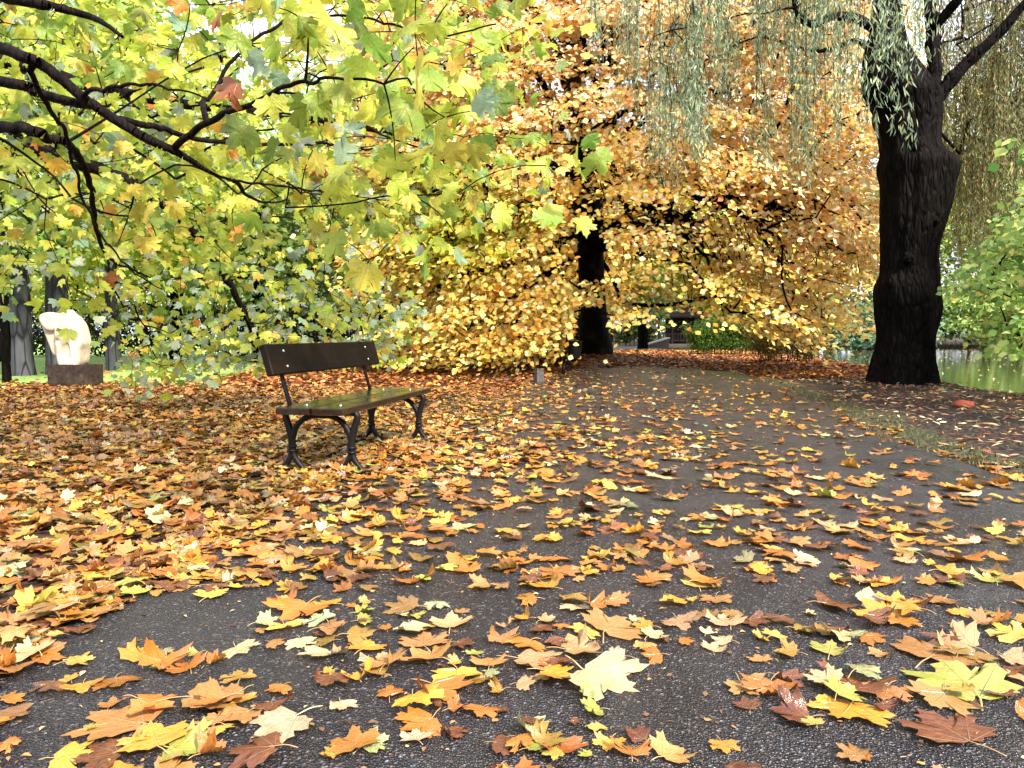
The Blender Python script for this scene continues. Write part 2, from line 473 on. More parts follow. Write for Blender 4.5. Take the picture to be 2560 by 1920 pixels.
def simple_leaf(w=.5, fold=.12, pts=6):
    V = np.array([[0, 0, 0], [w * .42, .3, fold], [w * .5, .55, fold], [0, 1, -.06], [-w * .5, .55, fold], [-w * .42, .3, fold]])
    Fc = [np.array([[0, 1, 2, 3], [0, 3, 4, 5]])]
    return V, Fc, np.column_stack([V[:, :2], np.zeros(len(V))])

def scatter(name, tmpls, pos, T, Nn, size, col, mat, parent=None, which=None, link=True):
    """bake leaf copies into one mesh. T tip direction, Nn approx normal"""
    n = len(pos); which = rng.integers(0, len(tmpls), n) if which is None else which
    T = norm(T); B = norm(np.cross(T, Nn)); Nn = norm(np.cross(B, T))
    AV, AF, AC, AL = [], {}, [], []; off = 0
    rnd = rng.random(n) * 50
    for ti, (tv, tf, tl) in enumerate(tmpls):
        sel = np.where(which == ti)[0]
        if not len(sel): continue
        R = np.stack([B[sel], T[sel], Nn[sel]], 1)          # rows = axes
        sz = size[sel][:, None, None] if size.ndim == 1 else size[sel][:, None, :]
        W = np.einsum('vk,nkj->nvj', tv, R) if size.ndim == 1 else None
        W = W * sz + pos[sel][:, None]
        kv = len(tv); AV.append(W.reshape(-1, 3))
        base = off + np.arange(len(sel)) * kv
        for f in tf:
            AF.setdefault(f.shape[1], []).append((base[:, None, None] + f[None]).reshape(-1, f.shape[1]))
        AC.append(np.repeat(col[sel], kv, 0))
        L = np.repeat(tl[None], len(sel), 0).copy(); L[:, :, 2] = rnd[sel][:, None]
        AL.append(L.reshape(-1, 3)); off += kv * len(sel)
    return mesh(name, np.concatenate(AV), [np.concatenate(v) for v in AF.values()], mat, parent, True, np.concatenate(AC), np.concatenate(AL), link)

def jit(c, n, v=.12, hsv=.06):
    c = np.asarray(c); c = np.broadcast_to(c, (n, 3)).copy()
    c *= (1 + rng.normal(0, v, (n, 1))).clip(.5, 1.6)
    c *= (1 + rng.normal(0, hsv, (n, 3))).clip(.6, 1.4)
    return c.clip(0.004, .9)
def pal(cols, w, n, v=.14, hsv=.07):
    cc = np.array([lin(c) for c in cols]); w = np.array(w, float); w /= w.sum()
    return jit(cc[rng.choice(len(cc), n, p=w)], n, v, hsv)

MAPLE_HI = [maple_template(HALF, 3, 100 + i, (.35, .5, .75)[i % 3]) for i in range(24)]
MAPLE_MD = [maple_template(HALF, 2, 200 + i, .55) for i in range(10)]
MAPLE_LO = [maple_template(HALF_S, 1, 300 + i, .5) for i in range(10)]
MAPLE_TREE = [maple_template(HALF, 2, 400 + i, .9, .06) for i in range(10)]
MAPLE_TREE_LO = [maple_template(HALF_S, 1, 500 + i, .55) for i in range(6)]
OVAL = [simple_leaf(.62, .10), simple_leaf(.72, -.06), simple_leaf(.55, .16)]
ROUND = [simple_leaf(.80, .10), simple_leaf(.92, -.06), simple_leaf(.72, .16)]
NARROW = [simple_leaf(.15, .03), simple_leaf(.18, -.02)]

# ------------------------------------------------------------------ tree skeleton tools
def grow(seed_pts, seed_par, pts, bias=.35):
    """attach pts to the seed skeleton by a length-biased minimum spanning tree"""
    S = np.asarray(seed_pts, float); par = list(seed_par); n0 = len(S)
    A = np.concatenate([S, pts]); n = len(A)
    plen = np.zeros(n)
    for i in range(n0):
        if par[i] >= 0: plen[i] = plen[par[i]] + np.linalg.norm(S[i] - S[par[i]])
    par += [-1] * (n - n0); par = np.array(par)
    best = np.full(n, np.inf); bp = np.zeros(n, int); done = np.zeros(n, bool); done[:n0] = True
    for i in range(n0):
        d = np.linalg.norm(A - A[i], axis=1); c = d + bias * plen[i]
        u = (~done) & (c < best); best[u] = c[u]; bp[u] = i
    order = list(range(n0))
    for _ in range(n - n0):
        j = np.argmin(np.where(done, np.inf, best)); done[j] = True; par[j] = bp[j]; order.append(j)
        d = np.linalg.norm(A - A[j], axis=1); plen[j] = plen[bp[j]] + d[bp[j]]
        c = d + bias * plen[j]; u = (~done) & (c < best); best[u] = c[u]; bp[u] = j
    return A, par, np.array(order)

def radii(par, order, tip, power=.45, fixed=None, rmax=1):
    n = len(par); cnt = np.ones(n)
    for j in order[::-1]:
        if par[j] >= 0: cnt[par[j]] += cnt[j]
    r = tip * cnt ** power; r = np.minimum(r, rmax)
    if fixed is not None:
        for i, v in fixed.items(): r[i] = v
    return r, cnt

def branches_mesh(name, A, par, r, mat, parent, k=6, sag=.06, skip=None, minr=0.0):
    idx = np.array([i for i in range(len(A)) if par[i] >= 0 and (skip is None or i not in skip)])
    p0, p1 = A[par[idx]], A[idx]; r1 = r[idx]; r0 = np.minimum(r[par[idx]], r1 * 1.5 + .001)
    d = p1 - p0; L = np.linalg.norm(d, axis=1)
    ctrl = (p0 + p1) / 2 + rng.normal(0, 1, p0.shape) * (L * sag)[:, None] + np.array([0, 0, 1]) * (L * sag * .8)[:, None]
    S = 4; ts = np.linspace(0, 1, S + 1)
    pts = [(1 - t) ** 2 * p0 + 2 * t * (1 - t) * ctrl + t * t * p1 for t in ts]
    rr = [r0 + (r1 - r0) * t for t in ts]
    C = np.stack(pts, 1); Rr = np.stack(rr, 1)                # n,S+1
    T = norm(np.gradient(C, axis=1)); ref = np.array([.21, .13, .97])
    a = norm(np.cross(T, ref)); b = norm(np.cross(T, a)); an = np.linspace(0, 2 * np.pi, k, endpoint=False)
    V = C[:, :, None] + Rr[:, :, None, None] * (np.cos(an)[:, None] * a[:, :, None] + np.sin(an)[:, None] * b[:, :, None])
    n = len(idx); kk = (S + 1) * k
    base = (np.arange(n) * kk)[:, None, None]; i = (np.arange(S) * k)[None, :, None]; j = np.arange(k)[None, None]
    j2 = (j + 1) % k
    q = np.stack([base + i + j, base + i + j2, base + i + k + j2, base + i + k + j], -1).reshape(-1, 4)
    return mesh(name, V.reshape(-1, 3), [q], mat, parent)

def trunk_mesh(name, ctr, rx, ry, mat, parent, k=40, per=.06, rough=.06, freq=1.5, furrow=.03, flare=0.0, seed=0.0, lobes=5):
    """ctr (m,3) centres, rx, ry radii; resampled smoothly; displaced by noise"""
    ctr = np.asarray(ctr, float); L = np.linalg.norm(np.diff(ctr, axis=0), axis=1).sum(); n = max(8, int(L / per))
    D = spline(np.column_stack([ctr, rx, ry]), n); V = []
    for i in range(n):
        c = D[i, :3]; a_, b_ = D[i, 3], D[i, 4]; hgt = c[2] - D[0, 2]
        for j in range(k):
            th = 2 * math.pi * j / k; dx, dy = math.cos(th), math.sin(th)
            q = Vector((dx * freq, dy * freq, c[2] * freq * .55 + seed))
            f = 1 + rough * 2 * mnoise.noise(q) + rough * mnoise.noise(q * 2.7)
            fu = mnoise.noise(Vector((dx * freq * 5.5, dy * freq * 5.5, c[2] * .9 + seed)))
            f += furrow * 2 * fu
            f += flare * math.exp(-hgt * 3.2) * (.6 + .6 * math.cos(lobes * th + seed * 2)) 
            V.append((c[0] + a_ * f * dx, c[1] + b_ * f * dy, c[2]))
    i = (np.arange(n - 1) * k)[:, None]; j = np.arange(k)[None]; j2 = (j + 1) % k
    q = np.stack([i + j, i + j2, i + k + j2, i + k + j], -1).reshape(-1, 4)
    return mesh(name, np.array(V), [q], mat, parent)

def limb_seed(S, par, fixed, start, line, r0, r1, step=.25):
    """add a polyline limb to a skeleton; start = index to attach to (or None)"""
    line = np.asarray(line, float); L = np.linalg.norm(np.diff(line, axis=0), axis=1).sum(); n = max(3, int(L / step))
    q = spline(line, n); rr = np.linspace(r0, r1, n); prev = start if start is not None else -1; ids = []
    for i in range(n):
        S.append(q[i]); par.append(prev); prev = len(S) - 1; fixed[prev] = rr[i]; ids.append(prev)
    return ids

# ================================================================== OVERHANGING MAPLE (top left)
tree = empty('maple_tree', (-6.6, 5.6, 0))
tag(tree, 'yellow green maple whose dark boughs hang over the bench from the left edge', 'tree')
loc = np.array([-6.6, 5.6, 0])
trunk_mesh('trunk', np.array([(0, 0, -.2), (.05, 0, 1), (.0, .1, 2.4), (.1, 0, 4), (0, .1, 7), (.2, 0, 10)]), [.36, .3, .27, .24, .17, .07], [.36, .3, .27, .24, .17, .07], M['bark_dark'], tree, flare=.25)
S, par, fx = [], [], {}
def L2(*a): return [P(x, y, Y) for x, y, Y in a]
root = limb_seed(S, par, fx, None, [loc + (0, 0, 2.6), loc + (.05, 0, 4), loc + (.0, .1, 7)], .2, .12, .4)
A_ = limb_seed(S, par, fx, root[0], [loc + (.1, 0, 2.8)] + L2((-500, -60, 3.6), (0, 121, 3.0), (110, 165, 3.0), (231, 262, 3.05), (370, 347, 3.1), (434, 376, 3.15), (480, 403, 3.2), (521, 428, 3.25), (584, 451, 3.35), (720, 468, 3.5), (897, 489, 3.7)), .05, .006, .12)
# taper A by hand
nA = len(A_)
for q, i in enumerate(A_): fx[i] = np.interp(q / nA, [0, .45, .62, .75, 1], [.026, .020, .014, .007, .0025])
near = lambda p: int(np.argmin(np.linalg.norm(np.array(S) - np.asarray(p), axis=1)))
B_ = limb_seed(S, par, fx, root[0], [loc + (.1, -.1, 2.7)] + L2((-500, 140, 3.7), (0, 203, 3.2), (90, 230, 3.18), (165, 252, 3.12), (231, 264, 3.05)), .026, .018, .12)
C_ = limb_seed(S, par, fx, near(P(300, 300, 3.07)), L2((300, 298, 3.1), (405, 324, 3.35), (503, 350, 3.6), (636, 360, 3.9), (810, 362, 4.3), (925, 370, 4.6), (1012, 388, 4.9)), .015, .005, .1)
D_ = limb_seed(S, par, fx, near(P(434, 376, 3.15)), L2((434, 372, 3.15), (500, 320, 3.05), (560, 282, 2.95), (620, 265, 2.85), (695, 226, 2.75), (758, 205, 2.7), (822, 196, 2.6), (960, 210, 2.5)), .015, .004, .1)
E_ = limb_seed(S, par, fx, near(P(215, 250, 3.05)), L2((208, 240, 3.0), (272, 226, 2.9), (324, 214, 2.85), (400, 220, 2.8), (520, 250, 2.7)), .010, .003, .1)
F_ = limb_seed(S, par, fx, root[1], [loc + (.1, -.3, 4.0)] + L2((-300, -60, 4.2), (60, 3, 3.8), (145, 20, 3.8), (220, 40, 3.8), (262, 60, 3.7), (306, 92, 3.6)), .035, .008, .14)
G_ = limb_seed(S, par, fx, root[0], [loc + (.2, .1, 2.6)] + L2((-300, 310, 4.4), (48, 324, 3.6), (116, 346, 3.6), (170, 360, 3.65), (220, 440, 3.9), (243, 578, 4.2), (277, 648, 4.4), (376, 694, 4.7)), .035, .005, .12)
H_ = limb_seed(S, par, fx, near(P(75, 180, 3.0)), L2((75, 178, 3.0), (115, 260, 3.2), (165, 340, 3.5), (190, 440, 3.7), (234, 560, 3.9), (320, 671, 4.1), (405, 723, 4.3)), .012, .003, .1)
K_ = limb_seed(S, par, fx, near(P(584, 451, 3.35)), L2((584, 452, 3.35), (613, 480, 3.5), (655, 505, 3.7), (718, 497, 3.9)), .011, .004, .1)
Q_ = limb_seed(S, par, fx, root[0], [loc + (.2, .4, 2.5)] + L2((-100, 330, 7.0), (300, 450, 7.2), (480, 575, 7.6), (600, 760, 8.2), (640, 860, 8.6)), .09, .02, .2)
R_ = limb_seed(S, par, fx, root[1], [loc + (.2, .6, 4.0)] + L2((0, 150, 7.2), (400, 250, 7.4), (800, 300, 7.8), (1050, 350, 8.0)), .08, .02, .2)
U_ = limb_seed(S, par, fx, near(P(500, 320, 3.05)), L2((520, 250, 3.2), (600, 130, 3.3), (700, 60, 3.4), (800, 38, 3.4), (960, 60, 3.2), (1100, 90, 3.0), (1240, 60, 2.9)), .009, .003, .1)
MASK = [(-300, -300), (1250, -300), (1260, 30), (1410, 90), (1415, 200), (1330, 160), (1240, 190), (1130, 235), (1240, 250), (1250, 330), (1400, 320), (1395, 480), (1280, 500), (1150, 590), (1020, 620),
        (930, 660), (960, 720), (1030, 790), (1050, 860), (960, 900), (700, 905), (560, 900), (420, 960), (330, 1000), (300, 900), (250, 800), (60, 770), (-300, 800)]
def sample_mask(n, poly, xr, yr, yf):
    out = []
    while len(out) < n:
        a = rng.uniform(*xr); b = rng.uniform(*yr)
        if inpoly(a, b, poly): out.append((a, b, yf(a, b)))
    return np.array(out)
near_pts = sample_mask(300, MASK, (-150, 1420), (-150, 640), lambda a, b: (rng.uniform(2.4, 3.1) if a > 680 and rng.random() < .42 else rng.uniform(3.7, 5.2)) + max(0, b - 250) * .0015)
mid_pts = sample_mask(340, MASK, (-200, 1400), (-200, 800), lambda a, b: rng.uniform(4.6, 7.8) + max(0, b - 400) * .001)
far_pts = sample_mask(440, MASK, (-100, 1060), (150, 1000), lambda a, b: rng.uniform(7.4, 10.0))
low_pts = sample_mask(170, [(560, 760), (900, 700), (1040, 790), (1050, 860), (960, 900), (700, 900), (420, 950), (330, 1000), (380, 850)], (300, 1060), (690, 1000), lambda a, b: rng.uniform(8, 9.6))
pts = np.concatenate([near_pts, mid_pts, far_pts, low_pts]); pts = P(pts[:, 0], pts[:, 1], pts[:, 2]); pts = pts[pts[:, 2] > .35]
A, pr_, order = grow(S, par, pts, .25)
r, cnt = radii(pr_, order, .0016, .40, fx)
n0 = len(S)
tree_inv = loc
branches_mesh('branches', A - loc, pr_, r, M['bark_twig'], tree, k=7, sag=.10)
# leaves round each twig point
def leaf_cloud(C, per, spread, size, droop=.7, nup=.4, outdir=None):
    n = len(C) * per; base = np.repeat(C, per, 0)
    off = rng.normal(0, 1, (n, 3)) * spread; pos = base + off
    h = norm(off * np.array([1, 1, .2]) + rng.normal(0, .4 * spread, (n, 3)))
    T = h * (1 - droop) + np.array([0, 0, -1]) * droop + rng.normal(0, .25, (n, 3))
    Nn = rng.normal(0, 1, (n, 3)) * (1 - nup) + np.array([0, 0, 1]) * nup
    return pos, T, Nn, size * rng.uniform(.6, 1.2, n)
tips = A[n0:]
dist = tips[:, 1]
pos, T, Nn, sz = leaf_cloud(tips, 4, .11, .092, .62, .35)
sz = sz * np.interp(pos[:, 1], [2.4, 3.4, 6], [1.25, 1.1, 1.0])
dd = pos[:, 1]
mcol = pal(['#a8b440', '#bcc64c', '#8aa240', '#d0c452', '#6c8c38', '#dcb048', '#d08a40', '#9c5c30'], [30, 26, 18, 13, 9, 4, 1.2, .7], len(pos), .12, .05)
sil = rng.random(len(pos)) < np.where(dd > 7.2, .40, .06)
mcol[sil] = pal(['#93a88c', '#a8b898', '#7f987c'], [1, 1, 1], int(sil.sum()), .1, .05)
qx_, qy_, _ = proj(pos); drop = (qx_ > 75) & (qx_ < 225) & (qy_ > 770) & (qy_ < 985) & (rng.random(len(pos)) < .8)
pos, T, Nn, sz, mcol, dd = pos[~drop], T[~drop], Nn[~drop], sz[~drop], mcol[~drop], dd[~drop]
rusty = (mcol[:, 0] > mcol[:, 1] * 2.0) & (qx_[~drop] < 260) & (qy_[~drop] > 740); mcol[rusty] = lin('#a8b440')
# bare twig region: the far right cluster keeps larger leaves
hi = dd < 6.0
leaves = np.where(hi)[0]
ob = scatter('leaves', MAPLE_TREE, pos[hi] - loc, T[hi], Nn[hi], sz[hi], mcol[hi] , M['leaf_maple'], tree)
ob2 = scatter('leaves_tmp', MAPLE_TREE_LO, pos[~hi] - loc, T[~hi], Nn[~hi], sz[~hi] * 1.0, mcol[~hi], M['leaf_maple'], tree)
ob2.name = 'leaves'

# ================================================================== BEECH behind the path
bx, by = 2.75, 24.0
beech = empty('beech_tree', (bx, by, 0)); loc = np.array([bx, by, 0])
tag(beech, 'huge orange and gold beech standing at the left side of the path beyond the bench', 'tree')
rowsB = [(898, 1478, 1535, 0), (870, 1448, 1532, 0), (820, 1452, 1522, 0), (760, 1450, 1515, 0), (700, 1446, 1510, 0), (620, 1442, 1508, 0), (560, 1432, 1510, 0), (480, 1432, 1506, 0), (380, 1425, 1490, 0), (250, 1412, 1470, 0), (100, 1400, 1448, 0), (-100, 1390, 1430, 0), (-400, 1400, 1425, 0)]
cc, rx = [], []
for y_, xa, xb, _ in rowsB:
    a, b = P(xa, y_, by), P(xb, y_, by); cc.append((a + b) / 2 - loc); rx.append((b[0] - a[0]) / 2)
cc[0][2] = -.1; rx[0] = rx[1] * 1.05; cc[0][0] = cc[1][0] + .02
trunk_mesh('trunk', cc, rx, rx, M['bark_beech'], beech, k=48, per=.08, rough=.04, freq=1.2, furrow=.012, flare=.35, seed=2.2, lobes=6)
S, par, fx = [], [], {}
tr = limb_seed(S, par, fx, None, [c + loc for c in cc[5:]], .45, .12, .5)
def PB(*a): return [P(x, y, Y) for x, y, Y in a]
near = lambda p: int(np.argmin(np.linalg.norm(np.array(S) - np.asarray(p), axis=1)))
for ln, r0, r1 in [
    (PB((1500, 560, 23.8), (1580, 560, 22.6), (1640, 562, 22), (1675, 545, 21.6), (1700, 580, 21), (1745, 620, 20.4), (1790, 700, 19.8)), .16, .03),
    (PB((1495, 470, 24), (1600, 440, 22.5), (1760, 500, 21), (1840, 492, 20.5), (1905, 502, 20), (2010, 550, 19.5), (2100, 620, 19)), .20, .03),
    (PB((1790, 500, 21), (1880, 560, 20), (1940, 640, 19.2), (1990, 740, 18.6)), .08, .02),
    (PB((1480, 330, 24), (1560, 280, 22), (1700, 240, 20.5), (1850, 230, 19.5)), .15, .03),
    (PB((1440, 580, 24), (1380, 620, 22.5), (1280, 660, 21), (1150, 690, 20), (1020, 760, 19)), .15, .03),
    (PB((1435, 640, 24), (1400, 660, 22), (1300, 730, 19.5), (1200, 800, 18.2), (1100, 870, 17.5)), .12, .02),
    (PB((1430, 440, 24), (1340, 400, 22), (1200, 420, 20.5), (1080, 480, 19.5)), .14, .03),
    (PB((1425, 380, 24), (1350, 200, 22.5), (1230, 140, 21), (1100, 180, 20)), .14, .03),
    (PB((1430, 300, 24), (1400, 150, 21), (1360, 60, 19), (1300, -40, 18)), .12, .03),
    (PB((1450, 200, 24), (1560, 60, 23), (1700, -60, 22), (1850, -100, 21)), .12, .03),
    (PB((1470, 520, 24.4), (1540, 500, 27), (1650, 560, 29)), .12, .03),
    (PB((1440, 520, 24.4), (1330, 500, 27), (1200, 560, 29)), .12, .03)]:
    limb_seed(S, par, fx, near(ln[0]), ln, r0, r1, .35)
for q in range(46):
    t_ = rng.random(); sx_, sy_ = 1600 + 420 * t_ + rng.normal(0, 15), 548 + 10 * math.sin(t_ * 5) + rng.normal(0, 12) - 30 * t_
    Yq = 20.6 - 1.4 * t_; dx_ = rng.uniform(20, 190); dy_ = rng.uniform(120, 270) * (1 - .35 * t_)
    ln = PB((sx_, sy_, Yq), (sx_ + dx_ * .35, sy_ + dy_ * .22, Yq - .6), (sx_ + dx_ * .7, sy_ + dy_ * .6, Yq - 1.3), (sx_ + dx_ * .95, sy_ + dy_, Yq - 1.8))
    limb_seed(S, par, fx, near(ln[0]), ln, rng.uniform(.022, .045), .008, .3)
BM = [(880, -500), (1700, -600), (2300, -300), (2210, 300), (2215, 560), (2215, 640), (2150, 700), (2080, 760), (2090, 830), (1960, 850), (1900, 800), (1850, 760), (1790, 800), (1720, 770), (1690, 720), (1640, 700),
      (1600, 760), (1550, 800), (1525, 790), (1525, 640), (1500, 560), (1440, 560), (1430, 640), (1420, 700), (1500, 725), (1505, 760), (1440, 790), (1400, 850), (1390, 930), (1310, 960), (1000, 955), (890, 930), (950, 800), (900, 700), (850, 500)]
pp = []
c3 = np.array([bx + .2, 23.0, 5.5])
while len(pp) < 2600:
    a = rng.uniform(840, 2260); b = rng.uniform(-420, 960)
    if not inpoly(a, b, BM): continue
    Y_ = rng.uniform(15.5, 30) if rng.random() < .35 else rng.uniform(15.5, 21.5)
    q = P(a, b, Y_)
    e = ((q[0] - c3[0]) / 9.2) ** 2 + ((q[1] - c3[1]) / 8.2) ** 2 + (max(q[2] - c3[2], 0) / 9.5) ** 2
    if e > 1 or q[2] < .45: continue
    # hollow interior
    if e < .22 and rng.random() < .7: continue
    # keep the front of the trunk open
    tx, ty, _ = proj(q)
    if q[1] < 23.5 and 1425 < a < 1535 and 575 < b < 900 and not (b > 700 and b < 770 and a < 1500): continue
    # layered sprays
    q[2] = q[2] + .0
    # open clumps and gaps in the front of the crown, fewer leaves over the drooping branchlets
    if q[1] < 21.5 and vnoise(q[0], q[2] * 1.7, .75, 91) < .30: continue
    if q[1] < 19.6 and inpoly(a, b, [(1560, 540), (1700, 500), (1950, 520), (2080, 660), (2050, 760), (1960, 790), (1850, 740), (1740, 740), (1640, 680)]) and rng.random() < .8: continue
    if q[1] < 23.5 and 1400 < a < 1500 and 200 < b < 575 and rng.random() < .85: continue
    if b < 330 and a > 1560 and rng.random() < .35: continue
    if q[1] < 26 and inpoly(a, b, [(1545, 590), (1640, 590), (1760, 690), (1800, 800), (1560, 800)]) and rng.random() < .75: continue
    pp.append(q)
pp = np.array(pp)
rr_h = np.hypot(pp[:, 0] - bx, pp[:, 1] - by); s_ = pp[:, 2] + .42 * rr_h + 1.1 * vnoise(pp[:, 0], pp[:, 1], .35, 77)
sq = np.round(s_ / .95) * .95; pp[:, 2] = np.maximum(pp[:, 2] + (sq - s_) * .5, .35)
A, pr_, order = grow(S, par, pp, .45)
r, cnt = radii(pr_, order, .0115, .42, fx)
branches_mesh('branches', A - loc, pr_, r, M['bark_dark'], beech, k=5, sag=.12)
tips = A[len(S):]
per = 62; n = len(tips) * per
base = np.repeat(tips, per, 0); sprd = np.repeat(rng.uniform(.34, .70, len(tips)), per)
outd = np.repeat(norm((tips - c3) * np.array([1, 1, .0])), per, 0)
tilt = np.repeat(rng.normal(0, .22, (len(tips), 2)), per, 0)
o2 = rng.normal(0, 1, (n, 2)) * sprd[:, None]
radial = o2[:, 0] * outd[:, 0] + o2[:, 1] * outd[:, 1]
off = np.column_stack([o2, rng.normal(0, .07, n) - .42 * radial + tilt[:, 0] * o2[:, 0] + tilt[:, 1] * o2[:, 1]])
pos = base + off; keep = pos[:, 2] > .12; px_, py_, _ = proj(pos)
keep &= ~((pos[:, 1] < 23.6) & (px_ > 1436) & (px_ < 1522) & (py_ > 590) & (py_ < 880) & ~((py_ > 700) & (py_ < 765)))
Lp = np.array([S[i] for i in range(len(S)) if fx[i] > .035]); lpx, lpy, _ = proj(Lp); near_l = np.zeros(n, bool)
for a_, b_, q_ in zip(lpx, lpy, Lp): near_l |= (np.hypot(px_ - a_, py_ - b_) < 13) & (pos[:, 1] < q_[1])
keep &= ~(near_l & (rng.random(n) < .7)); keep &= ~((pos[:, 1] < 23.4) & (px_ > 1425) & (px_ < 1505) & (py_ > 330) & (py_ < 590) & (rng.random(n) < .6))
T = norm(np.column_stack([o2 / .5, np.full(n, -.35)]) + rng.normal(0, .45, (n, 3)))
Nn = np.array([0, 0, .75]) + outd * 1.0 + rng.normal(0, .36, (n, 3))
sz = rng.uniform(.095, .165, n)
# colours: gold low and left, peach orange high and right, green gold inside left
tc = np.zeros(n)
og = pal(['#fcc888', '#ffdca4', '#f4b068', '#ffe4b4', '#e49450', '#fff0d0'], [26, 24, 14, 18, 7, 8], n, .12, .05)
gd = pal(['#fcc860', '#ffdc84', '#f4b850', '#fce698', '#e4a848', '#ecd470'], [26, 24, 16, 14, 8, 8], n, .12, .05)
gg = pal(['#b8aa30', '#9aa030', '#c8b83c', '#808a28'], [3, 3, 2, 1], n, .12, .05)
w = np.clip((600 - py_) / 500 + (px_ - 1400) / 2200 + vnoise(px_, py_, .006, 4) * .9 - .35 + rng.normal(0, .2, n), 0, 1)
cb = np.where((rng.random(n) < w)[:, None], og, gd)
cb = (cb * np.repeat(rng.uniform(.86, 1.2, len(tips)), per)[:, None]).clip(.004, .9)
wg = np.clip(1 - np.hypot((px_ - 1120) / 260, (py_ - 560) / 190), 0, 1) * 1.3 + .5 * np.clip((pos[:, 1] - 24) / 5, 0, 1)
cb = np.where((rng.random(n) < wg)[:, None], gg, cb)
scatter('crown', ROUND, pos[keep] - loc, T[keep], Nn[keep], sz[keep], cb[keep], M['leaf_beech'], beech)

# ================================================================== WILLOW by the pond
wy = 14.3; wb = P(2252, 958, wy)
willow = empty('willow_tree', (wb[0], wy, 0)); loc = np.array([wb[0], wy, 0])
tag(willow, 'old willow with knotted nearly black trunk at the pond edge and grey green hanging twigs', 'tree')
rows = [(985, 2180, 2335), (958, 2180, 2328), (905, 2190, 2329), (844, 2202, 2330), (784, 2198, 2343), (750, 2192, 2342), (718, 2194, 2340), (680, 2206, 2336), (633, 2208, 2337), (573, 2208, 2352), (513, 2208, 2365), (458, 2210, 2378), (410, 2204, 2383), (374, 2206, 2350), (332, 2201, 2344), (271, 2184, 2346), (235, 2162, 2340), (181, 2160, 2300), (120, 2168, 2268), (60, 2180, 2255), (0, 2184, 2248), (-120, 2188, 2240), (-300, 2190, 2225)]
cc, rx = [], []
for y_, xa, xb in rows:
    a, b = P(xa, y_, wy), P(xb, y_, wy); cc.append((a + b) / 2 - loc); rx.append((b[0] - a[0]) / 2)
ry = [q * (.95 if i > 3 else 1.0) for i, q in enumerate(rx)]
trunk_mesh('trunk', cc, rx, ry, M['bark_willow'], willow, k=90, per=.035, rough=.035, freq=2.2, furrow=.045, flare=.30, seed=5.0, lobes=5)
# knots and burls
for (x_, y_, rr_, dy_) in [(2358, 400, .08, -.15), (2215, 712, .12, -.25), (2262, 380, .15, -.42), (2300, 560, .10, -.45), (2240, 650, .09, -.42), (2175, 245, .12, -.1), (2250, 905, .11, -.46), (2318, 470, .10, -.42)]:
    c0_ = P(x_, y_, wy) - loc + np.array([0, dy_, 0])
    th = np.linspace(0, np.pi, 13); ph = np.linspace(0, 2 * np.pi, 20, endpoint=False)
    vv_ = []
    for t_ in th:
        for p_ in ph:
            d_ = Vector((math.sin(t_) * math.cos(p_), math.sin(t_) * math.sin(p_), math.cos(t_)))
            f_ = 1 + .35 * mnoise.noise(d_ * 2.2 + Vector((x_, y_, 0)))
            vv_.append([c0_[0] + d_.x * rr_ * f_, c0_[1] + d_.y * rr_ * f_, c0_[2] + d_.z * rr_ * 1.25 * f_])
    i_ = (np.arange(12) * 20)[:, None]; j_ = np.arange(20)[None]
    mb = MB(); mb.add(vv_, np.stack([i_ + j_, i_ + 20 + j_, i_ + 20 + (j_ + 1) % 20, i_ + (j_ + 1) % 20], -1).reshape(-1, 4)); mb.build('burl', M['bark_willow'], willow)
S, par, fx = [], [], {}
limb_seed(S, par, fx, None, [c + loc for c in cc[14:]], .45, .15, .3)
near = lambda p: int(np.argmin(np.linalg.norm(np.array(S) - np.asarray(p), axis=1)))
willimbs = [
    (PB((2300, 300, wy), (2346, 241, wy - .1), (2380, 200, wy - .2), (2418, 157, wy - .3), (2490, 90, wy - .5), (2560, 12, wy - .7), (2680, -120, wy - 1)), .16, .06),
    (PB((2310, 290, wy + .1), (2332, 230, wy + .1), (2334, 150, wy + .1), (2328, 70, wy + .1), (2322, -60, wy + .1), (2330, -250, wy)), .15, .09),
    (PB((2190, 80, wy), (2150, 50, wy - .3), (2090, 39, wy - .5), (2052, 55, wy - .7), (2020, 60, wy - .8), (1997, 38, wy - .9), (1984, 0, wy - .9), (1990, -80, wy - 1)), .09, .04),
    (PB((2180, 130, wy), (2140, 100, wy + .3), (2080, 122, wy + .6), (2020, 125, wy + .9), (1900, 90, wy + 1.4)), .06, .02),
    (PB((2332, 70, wy), (2380, 20, wy - .3), (2410, -20, wy - .5), (2480, -120, wy - .8)), .10, .05),
    (PB((2184, 260, wy - .1), (2185, 310, wy - .3), (2196, 350, wy - .35), (2202, 385, wy - .35)), .03, .012),
    (PB((2210, -150, wy), (2050, -260, wy - 1), (1850, -280, wy - 1.8), (1650, -240, wy - 2.0)), .14, .04),
    (PB((2210, -200, wy), (2100, -350, wy + 1), (1900, -350, wy + 2.5), (1700, -300, wy + 3)), .14, .04),
    (PB((2560, 12, wy - .7), (2640, 60, wy + 1), (2700, 80, wy + 2.5)), .07, .03),
    (PB((2330, -200, wy), (2450, -300, wy + 1.5), (2600, -260, wy + 3)), .12, .04),
    (PB((2210, -180, wy), (2200, -320, wy - 1.6), (2230, -380, wy - 3.2), (2200, -360, wy - 4.5)), .12, .04)]
mbl = MB()
for ln, r0, r1 in willimbs:
    ids = limb_seed(S, par, fx, near(ln[0]), ln, r0, r1, .25)
    q = np.array([S[i] for i in ids]); q = q + rng.normal(0, .012, q.shape)
    q2 = spline(q, len(q) * 3); mbl.tube(q2 - loc, np.interp(np.linspace(0, 1, len(q2)), [0, 1], [r0, r1]) * (1 + .12 * np.sin(np.arange(len(q2)) * .9 + r0 * 90)), 12)
nlimb = len(S)
